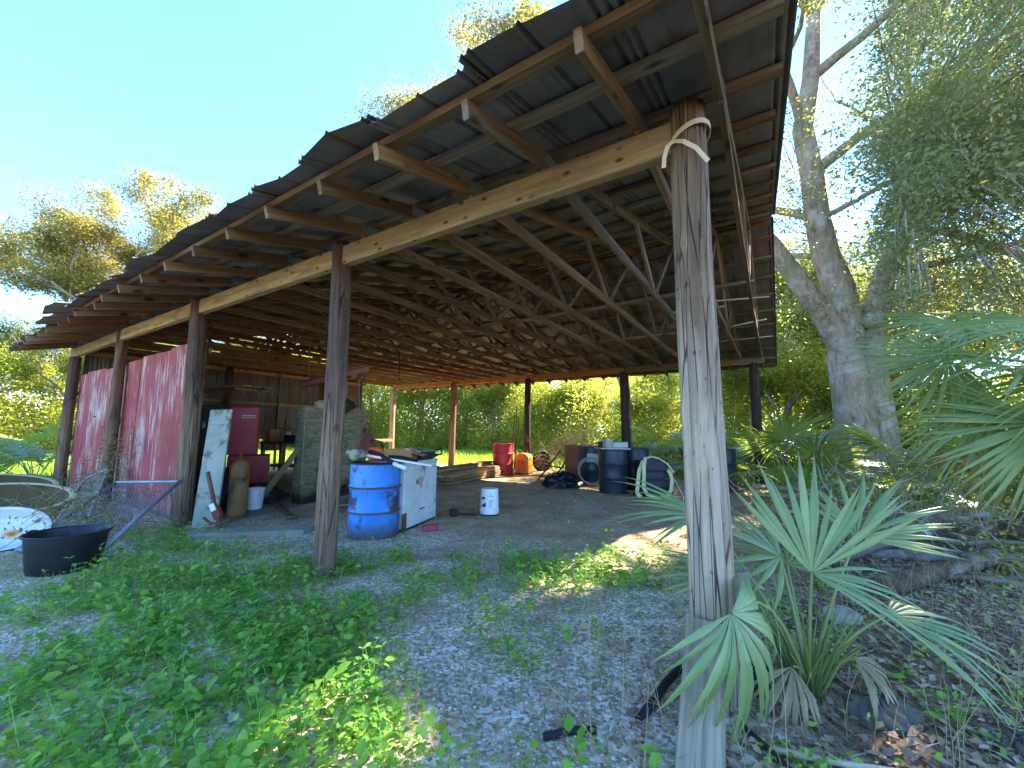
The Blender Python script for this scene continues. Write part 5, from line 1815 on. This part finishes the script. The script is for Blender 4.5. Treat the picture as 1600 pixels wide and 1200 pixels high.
clump('palmetto', 'yellow green sunlit palmetto behind the second rear post', (4.6, 12.0), 14, .6, 1.1, ['g0', 'g1', 'g2'], 6, 1.15)
clump('palmetto', 'sunlit palmetto right of the yellow green one behind the barn', (6.0, 12.4), 12, .6, 1.1, ['g0', 'g3', 'g2'], 8, 1.1)
clump('palmetto', 'dark palmetto standing on the grass left of the red walled end', (-10.3, 9.0), 16, .6, 1.15, ['b0', 'b1', 'g0'], 9, 1.0)
clump('palmetto', 'palmetto behind the brush heap right of the oak', (8.6, 5.6), 12, .6, 1.1, ['b1', 'g3', 'd0'], 12, 1.1)

# large cabbage palm at the right edge: its crown hangs into view
bp = Vector((5.55, 3.75, 0))
BO = Vector((.25, 0, 0))
big = thing('cabbage_palm', 'large cabbage palm hanging its fans in at the right edge', 'palm', tuple(bp))
MB().tube([(0, 0, -.1), (.02, 0, .5), (-.03, .02, 1.1), (0, 0, 1.7)], [.2, .18, .18, .16], 14).build('trunk', 'bark_palm', big, 'all')
BF = [fan_mesh(44, .95, 250, .5, .28, .2, 200, 'frond_green', .3), fan_mesh(40, 1.0, 230, .45, .4, .25, 201, 'frond_green', .3, .12, .25), fan_mesh(42, .9, 240, .5, .55, .3, 202, 'frond_green', .3)]
DRY = fan_mesh(34, .9, 190, .42, 1.3, .5, 203, 'frond_dry', .3)
def bf(me, hub, axis, normal, sag=.15):
    put_frond(big, me, Vector(hub) + BO - bp, axis, normal, (0, 0, 1.6), .014, sag)
bf(BF[0], (4.45, 4.35, 2.05), (-.75, .2, .15), (.35, -.75, .5))
bf(BF[1], (4.75, 3.45, 2.15), (-.85, -.1, .1), (.15, -.55, .8))
bf(BF[2], (4.55, 4.1, 1.55), (-.7, .05, -.2), (.2, -.6, .75))
bf(BF[0], (4.55, 3.7, 1.35), (-.3, -.25, -.75), (-.2, -.8, .4))
bf(BF[2], (4.95, 4.6, 2.45), (-.3, .5, .6), (.3, -.8, .5))
bf(BF[1], (5.4, 4.5, 2.4), (.2, .5, .6), (-.2, -.8, .4))
bf(BF[2], (4.9, 3.3, 1.45), (-.5, -.5, -.3), (-.3, -.4, .85))
bf(DRY, (4.75, 3.85, 1.45), (-.45, -.1, -.6), (-.4, -.5, .6))
bf(DRY, (4.95, 3.5, 1.55), (-.5, -.3, -.5), (-.4, -.4, .7))
bf(BF[1], (4.7, 4.0, 1.85), (-.6, -.25, .25), (.0, -.6, .8))
bf(BF[2], (4.9, 3.6, 1.75), (-.2, -.5, -.55), (-.2, -.8, .5))
bf(BF[0], (5.9, 3.9, 2.3), (.8, .2, .3), (-.2, -.2, .9))

# ------------------------------------------------------------------ ground cover
def barn_st(x, y):
    dx, dy = x - P0.x, y - P0.y
    return dx * U.x + dy * U.y, dx * V_.x + dy * V_.y
def sample(rng, n, x0, x1, y0, y1, pow_=1.0):
    """points denser near the camera"""
    y = y0 + (y1 - y0) * rng.random(n) ** pow_
    x = x0 + (x1 - x0) * rng.random(n)
    return x, y
def lushness(x, y):
    s, t = barn_st(x, y)
    q = fbm(x, y, 21, .9, 4) * 1.1 + fbm(x, y, 33, 2.6, 3) * .5
    v = np.zeros_like(x)
    def blob(cx, cy, rx, ry, a, k):
        c, s_ = math.cos(a), math.sin(a)
        X, Y = (x - cx) * c + (y - cy) * s_, -(x - cx) * s_ + (y - cy) * c
        return k * np.exp(-((X / rx) ** 2 + (Y / ry) ** 2))
    v += blob(-2.0, 3.1, 1.5, .75, -.45, 1.3)       # lush band from the tub across to the middle
    v += blob(-2.9, 4.5, 1.3, .35, -.35, 1.2)       # before the red wall and floor edge
    v += blob(-.75, 1.85, .7, .3, 0, 1.1)
    v += blob(-.9, 4.1, .9, .4, .1, 1.0)            # beside the middle post
    v += blob(.9, 4.0, .9, .6, .2, 1.0)             # sunlit strip
    v += blob(.1, 2.4, .8, .5, 0, .45)
    v += blob(-3.4, 2.2, 1.2, 1.0, 0, .3)
    v += blob(-1.9, 2.2, .9, .5, 0, .5)
    inside = (t > 1.6) & (s > -.2) & (s < 12.2)
    v = np.where(inside, v * .35, v)
    v = np.where((s > 5.5) & (t > -.05), 0, v)
    v = np.where(s < -.15, v * .25 + .10, v)
    return v * (.05 + 1.55 * np.clip((q - .74) * 4.2, 0, 1.0))

def weeds():
    rng = np.random.default_rng(77)
    x, y = sample(rng, 34000, -6.5, 3.2, 1.35, 6.6, 1.35)
    ok = np.abs(x) < y * 1.42 + .4
    x, y = x[ok], y[ok]
    k = rng.random(len(x)) < np.clip(lushness(x, y), 0, 1) * .23
    for (cx, cy, r) in ((.96, 2.07, .15), (-1.67, 5.12, .32), (-4.05, 3.8, .28), (-1.6, 3.7, .1)):
        k &= (x - cx) ** 2 + (y - cy) ** 2 > r * r
    x, y = x[k], y[k]
    n = len(x)
    hgt = (.05 + .13 * rng.random(n) ** 1.6) * (.55 + .8 * fbm(x, y, 5, .8, 2))
    nl = rng.integers(6, 13, n)
    pid = np.repeat(np.arange(n), nl)
    m = len(pid)
    a = rng.random(m) * 2 * PI
    lev = rng.random(m) ** .7
    rad = rng.random(m) * .06 + .01
    z0 = ground_z(x, y)
    P = np.stack([x[pid] + np.cos(a) * rad, y[pid] + np.sin(a) * rad, z0[pid] + hgt[pid] * lev + .005], -1)
    D = np.stack([np.cos(a), np.sin(a), rng.normal(.12, .35, m)], -1)
    D /= np.linalg.norm(D, axis=1, keepdims=True)
    big = rng.random(n) < .4
    size = np.where(big[pid], rng.uniform(.035, .065, m), rng.uniform(.018, .035, m)) * (.7 + .5 * lev)
    V, F = leaf_arrays(P, D, size, LEAFB, rng, .5)
    o = link('weeds', np_mesh('weeds', V, F, ['leaf_weed']))
    tag(o, 'broad leaved green weeds spreading over the sandy yard', 'weeds', kind='stuff')
    # stems
    S = []
    ii = np.nonzero(hgt > .085)[0]
    base = np.stack([x[ii], y[ii], z0[ii] - .01], -1)
    top = base + np.stack([rng.normal(0, .02, len(ii)), rng.normal(0, .02, len(ii)), hgt[ii]], -1)
    w = .0022
    ang = rng.random(len(ii)) * PI
    dx = np.stack([np.cos(ang) * w, np.sin(ang) * w, 0 * ang], -1)
    V = np.stack([base - dx, base + dx, top + dx * .5, top - dx * .5], 1).reshape(-1, 3)
    F = np.arange(len(V)).reshape(-1, 4)
    o = link('weed_stems', np_mesh('weed_stems', V, F, ['leaf_weed']))
    tag(o, 'thin green stems among the broad leaved weeds', 'weeds', kind='stuff')
weeds()

def tall_weeds():
    rng = np.random.default_rng(177)
    x, y = sample(rng, 5200, -5.6, 1.6, 1.4, 5.4, 1.3)
    ok = np.abs(x) < y * 1.42 + .3
    x, y = x[ok], y[ok]
    k = rng.random(len(x)) < np.clip(lushness(x, y) - .3, 0, 1) * .38
    for (cx, cy, r) in ((.96, 2.07, .2), (-1.67, 5.12, .36), (-3.98, 3.8, .32), (-1.6, 3.7, .15)):
        k &= (x - cx) ** 2 + (y - cy) ** 2 > r * r
    x, y = x[k], y[k]
    n = len(x)
    h = rng.uniform(.10, .27, n)
    lean = rng.normal(0, .25, (n, 2))
    z0 = ground_z(x, y)
    Ps, Ds, Ss, SV = [], [], [], []
    for i in range(n):
        nodes = rng.integers(4, 7)
        a0 = rng.random() * PI
        narrow = rng.random() < .4
        base = np.array([x[i], y[i], z0[i] - .01])
        top = base + np.array([lean[i, 0] * h[i], lean[i, 1] * h[i], h[i]])
        for j in range(nodes):
            f = (j + 1) / nodes
            p = base + (top - base) * f
            a = a0 + j * PI / 2
            for w in (0, PI):
                aa = a + w + rng.normal(0, .2)
                d = np.array([math.cos(aa), math.sin(aa), .55 - .75 * (1 - f) + rng.normal(0, .15)])
                Ps.append(p); Ds.append(d / np.linalg.norm(d))
                Ss.append((.062 - .03 * f) * rng.uniform(.75, 1.2) * (1.2 if narrow else 1))
        w_ = np.array([math.cos(a0), math.sin(a0), 0]) * .0022
        SV += [base - w_, base + w_, top + w_ * .5, top - w_ * .5]
    V, F = leaf_arrays(np.array(Ps), np.array(Ds), np.array(Ss), LEAFB, rng, .3)
    o = link('tall_weeds', np_mesh('tall_weeds', V, F, ['leaf_tall']))
    tag(o, 'taller leafy weeds standing above the low ground cover', 'weeds', kind='stuff')
    V = np.array(SV)
    F = np.arange(len(V)).reshape(-1, 4)
    o = link('tall_weed_stems', np_mesh('tall_weed_stems', V, F, ['leaf_tall']))
    tag(o, 'upright stems of the taller leafy weeds', 'weeds', kind='stuff')
tall_weeds()

def clover():
    rng = np.random.default_rng(78)
    x, y = sample(rng, 60000, -4.5, 2.6, 2.2, 6.8)
    v = lushness(x, y)
    k = rng.random(len(x)) < np.clip(v * 1.0 - .1, 0, 1) * .8
    x, y = x[k], y[k]
    n = len(x)
    a = rng.random(n) * 2 * PI
    P = np.stack([x, y, ground_z(x, y) + rng.random(n) * .045 + .006], -1)
    D = np.stack([np.cos(a), np.sin(a), rng.normal(.15, .3, n)], -1)
    D /= np.linalg.norm(D, axis=1, keepdims=True)
    V, F = leaf_arrays(P, D, rng.uniform(.012, .026, n) * 1.3, LEAF2, rng, .5)
    o = link('clover', np_mesh('clover', V, F, ['leaf_clover']))
    tag(o, 'small leaved green ground cover in front of the barn', 'ground cover', kind='stuff')
clover()

def blades(name, label, mat, n, area, hrange, wid, seed, dens, lean=.35, pow_=1.3):
    rng = np.random.default_rng(seed)
    x, y = sample(rng, n, *area, pow_)
    k = rng.random(len(x)) < dens(x, y)
    x, y = x[k], y[k]
    n = len(x)
    a = rng.random(n) * 2 * PI
    h = rng.uniform(*hrange, n)
    b = np.stack([x, y, ground_z(x, y) - .005], -1)
    side = np.stack([-np.sin(a), np.cos(a), 0 * a], -1) * (wid * rng.uniform(.6, 1.3, n))[:, None]
    f = np.stack([np.cos(a), np.sin(a), 0 * a], -1) * (h * rng.uniform(0, lean * 2, n))[:, None]
    mid = b + f * .35 + np.stack([0 * h, 0 * h, h * .6], -1)
    tip = b + f + np.stack([0 * h, 0 * h, h * rng.uniform(.75, 1, n)], -1)
    V = np.stack([b - side, b + side, mid + side * .8, mid - side * .8, tip], 1).reshape(-1, 3)
    o_ = np.arange(n) * 5
    F = np.concatenate([np.stack([o_, o_ + 1, o_ + 2], -1), np.stack([o_, o_ + 2, o_ + 3], -1), np.stack([o_ + 3, o_ + 2, o_ + 4], -1)])
    o = link(name, np_mesh(name, V, F, [mat]))
    tag(o, label, 'grass', kind='stuff')
def dens_front(x, y):
    s, t = barn_st(x, y)
    d = .07 + .36 * np.clip((fbm(x, y, 41, 1.1, 3) - .42) * 4, 0, 1) * (1 - .6 * np.clip((x + 1) / 2, 0, 1))
    d = np.where((t > 1.2) & (s > -.2), .03, d)
    d = np.where((s > 5.4) & (t > -.1), 0, d)
    return np.where(s < -.2, .10, d) * (np.abs(x) < y * 1.42 + .5)
blades('yard_grass', 'short green grass among the weeds in the yard', 'grass_blade', 52000, (-7, 4, 1.3, 6.6), (.03, .11), .0022, 5, dens_front)
def dens_straw(x, y):
    s, t = barn_st(x, y)
    return np.clip(.05 + .5 * (s < .25) + .15 * (fbm(x, y, 51, 1.3, 3) > .55), 0, 1) * (~((t > 1.2) & (s > 0.1))) * (np.abs(x) < y * 1.5 + .5) * .5
blades('dry_grass', 'thin straw coloured dry grass around the near post and palm', 'straw', 11000, (-5, 5, 1.3, 6), (.06, .24), .0012, 6, dens_straw, .5)
def dens_back(x, y):
    s, t = barn_st(x, y)
    return 1.0 * ((t > 9.4) | (s > 13.3)) * (fbm(x, y, 61, .5, 3) > .3)
blades('sunny_grass', 'bright sunlit grass clearing behind the barn', 'grass_sun', 90000, (-18, 12, 8.5, 28), (.08, .34), .011, 7, dens_back, .4, 1.0)
blades('side_grass', 'bright grass beyond the left end of the barn', 'grass_sun', 26000, (-30, -9, 8.5, 20), (.08, .28), .011, 8, dens_back, .4, 1.0)

# tall dry stalks near the post and at the right
def stalks():
    rng = random.Random(19)
    m = MB()
    for i in range(210):
        if i < 56:
            x, y = rng.uniform(.25, 1.1), rng.uniform(1.55, 2.6)
        else:
            x, y = rng.uniform(1.1, 3.6), rng.uniform(1.5, 3.6)
        h = rng.uniform(.15, .62)
        d = Vector((rng.gauss(0, .22), rng.gauss(0, .22), 1)).normalized()
        p = Vector((x, y, gz(x, y)))
        pts = [p]
        for k in range(5):
            d = (d + Vector((rng.gauss(0, .1), rng.gauss(0, .1), -.04))).normalized()
            pts.append(pts[-1] + d * h / 5)
        m.tube(pts, [.0019, .0017, .0015, .0013, .001, .0007], 3, cap=False)
        for k in range(rng.randint(0, 3)):
            q = pts[rng.randint(2, 5)]
            e_ = q + Vector((rng.gauss(0, .06), rng.gauss(0, .06), rng.uniform(.0, .08)))
            m.tube([q, (q + e_) / 2 + Vector((0, 0, .01)), e_], [.001, .0009, .0005], 3, cap=False)
    o = m.build('dry_stalks', 'straw')
    tag(o, 'tall thin dry stalks standing around the near palm', 'dry stalks', kind='stuff')
stalks()

# leaf litter right of the barn, a little of it elsewhere
def litter():
    rng = np.random.default_rng(90)
    x, y = sample(rng, 46000, .2, 8.0, 1.3, 8.5, 1.25)
    s, t = barn_st(x, y)
    k = ((s < rng.normal(.05, .3, len(x))) & (np.abs(x) < y * 1.4 + .5) & (rng.random(len(x)) < .8)) | (rng.random(len(x)) < .06)
    x, y = x[k], y[k]
    n = len(x)
    a = rng.random(n) * 2 * PI
    P = np.stack([x, y, ground_z(x, y) + rng.random(n) * .018 + .004], -1)
    D = np.stack([np.cos(a), np.sin(a), rng.normal(0, .28, n)], -1)
    D /= np.linalg.norm(D, axis=1, keepdims=True)
    V, F = leaf_arrays(P, D, rng.uniform(.03, .075, n), LEAF2, rng, .5)
    o = link('leaf_litter', np_mesh('leaf_litter', V, F, ['litter']))
    tag(o, 'brown fallen oak leaves covering the ground right of the barn', 'leaf litter', kind='stuff')
    # twigs
    m = MB()
    rr = random.Random(8)
    for i in range(420):
        if i < 330:
            x_, y_ = rr.uniform(1.0, 6.0), rr.uniform(1.5, 7)
        else:
            p = W(rr.uniform(.3, 5), rr.uniform(1.2, 8))
            x_, y_ = p.x, p.y
        z_ = gz(x_, y_) + .012
        a_ = rr.uniform(0, PI)
        l_ = rr.uniform(.08, .4)
        d_ = Vector((math.cos(a_), math.sin(a_), rr.gauss(0, .06))) * l_
        p = Vector((x_, y_, z_))
        m.tube([p - d_ / 2, p + Vector((rr.gauss(0, .015), rr.gauss(0, .015), .01)), p + d_ / 2], [.005, .004, .002], 4, cap=False)
    tag(m.build('twigs', 'bark_thin'), 'thin fallen twigs scattered over sand and litter', 'twigs', kind='stuff')
litter()

# broken shell and pebbles on the sand
def shells():
    rng = np.random.default_rng(91)
    x, y = sample(rng, 46000, -5, 2.2, 1.35, 8, 1.7)
    s, t = barn_st(x, y)
    k = (np.abs(x) < y * 1.42 + .4) & (s > 0) & (rng.random(len(x)) < (.15 + .85 * (fbm(x, y, 71, 1.2, 3) > .5)))
    x, y = x[k], y[k]
    n = len(x)
    T_ = np.array([(1, 0, 0), (-.5, .8, 0), (-.6, -.7, 0), (0, 0, .55)])
    F_ = np.array([(0, 1, 3), (1, 2, 3), (2, 0, 3)])
    a = rng.random(n) * 2 * PI
    sz = rng.uniform(.003, .006, n) + .008 * rng.random(n) ** 5
    c, s_ = np.cos(a) * sz, np.sin(a) * sz
    X = T_[None, :, 0] * c[:, None] - T_[None, :, 1] * s_[:, None] + x[:, None]
    Y = T_[None, :, 0] * s_[:, None] + T_[None, :, 1] * c[:, None] + y[:, None]
    Z = T_[None, :, 2] * sz[:, None] + ground_z(x, y)[:, None] + .001
    V = np.stack([X, Y, Z], -1).reshape(-1, 3)
    F = (F_[None] + (np.arange(n) * 4)[:, None, None]).reshape(-1, 3)
    n_ = Nodes('shell_bits')
    MAT['shell_bits'] = n_.surf(n_.ramp(n_.island(), [(0, lin('#a89c88')), (.5, lin('#d8cfbe')), (1, lin('#f4efe4'))]), .8, spec=.2)
    o = link('shell_gravel', np_mesh('shell_gravel', V, F, ['shell_bits']))
    tag(o, 'white broken shell and pebbles strewn on the sand', 'gravel', kind='stuff')
shells()

# vines over the leaning gates, straw on the brush heap, dry brush behind the drums
def leaf_mass(name, label, cat, mat, centres, n, size, seed, flat=.8, tmpl=LEAF2):
    rng = np.random.default_rng(seed)
    Ps = []
    for (cx, cy, cz, rx, ry, rz) in centres:
        Ps.append(np.array([cx, cy, cz]) + rng.normal(0, 1, (n, 3)) * np.array([rx, ry, rz]) * .5)
    P = np.concatenate(Ps)
    P[:, 2] = np.maximum(P[:, 2], .01)
    D = rand_dirs(rng, len(P), flat)
    V, F = leaf_arrays(P, D, rng.uniform(size * .6, size * 1.3, len(P)), tmpl, rng)
    tag(link(name, np_mesh(name, V, F, [mat])), label, cat, kind='stuff')
leaf_mass('gate_vines', 'green vine leaves growing through the leaning gates', 'vines', 'leaf_dark', [(-5.1, 5.1, .4, .5, .4, .3), (-5.2, 4.7, .2, .6, .4, .25), (-6.3, 6.6, .8, .35, .3, .5), (-4.6, 4.6, .2, .4, .4, .2)], 260, .05, 1)
def tangle(name, label, cat, mat, boxes, n, ln, rad, seed):
    rr = random.Random(seed)
    m = MB()
    for (cx, cy, cz, rx, ry, rz) in boxes:
        for i in range(n):
            p = Vector((cx + rr.gauss(0, rx * .5), cy + rr.gauss(0, ry * .5), max(.02, cz + rr.gauss(0, rz * .5))))
            d = Vector((rr.gauss(0, 1), rr.gauss(0, 1), rr.gauss(.2, .5))).normalized()
            pts = [p]
            for k in range(4):
                d = (d + Vector((rr.gauss(0, .35), rr.gauss(0, .35), rr.gauss(-.08, .3)))).normalized()
                q = pts[-1] + d * ln * rr.uniform(.7, 1.3) / 4
                q.z = max(.01, q.z)
                pts.append(q)
            m.tube(pts, [rad, rad, rad * .8, rad * .6, rad * .3], 3, cap=False)
    tag(m.build(name, mat), label, cat, kind='stuff')
tangle('dry_vines', 'tangled dry vine stems on the leaning gates', 'vines', 'vine_dry', [(-4.7, 4.7, .3, .7, .6, .35), (-5.1, 4.9, .25, .7, .5, .3), (-6.3, 6.5, .6, .4, .4, .6)], 70, .45, .0035, 2)
tangle('dry_brush', 'heap of dry straw coloured brush behind the drums', 'brush', 'straw', [(1.6, 11.5, .75, .7, .4, .4), (1.0, 12.9, .35, .9, .5, .4), (1.9, 12.2, .9, .7, .5, .4), (2.6, 11.6, .5, .8, .6, .6)], 90, .8, .008, 3)
tangle('brush_twigs', 'tangle of bare limbs in the brush heap on the right', 'brush', 'bark_thin', [(4.2, 4.6, .15, 1.6, 1.2, .25), (5.2, 5.6, .25, 1.6, 1.2, .4)], 90, .8, .007, 4)
leaf_mass('brush_weeds', 'low green weeds around the brush heap on the right', 'weeds', 'leaf_wood', [(5.2, 5.3, .3, 1.2, .9, .4), (6.2, 6.3, .4, 1.2, .9, .5), (4.6, 6.6, .25, 1.2, .8, .3), (4.4, 3.4, .2, .5, .4, .3)], 500, .06, 5)
leaf_mass('litter_weeds', 'small green weeds in the leaf litter by the near palm', 'weeds', 'leaf_weed', [(3.2, 3.0, .08, .7, .5, .12), (2.3, 1.9, .08, .5, .35, .12), (1.1, 1.55, .05, .2, .15, .08), (1.9, 2.6, .06, .6, .4, .1)], 170, .032, 6)
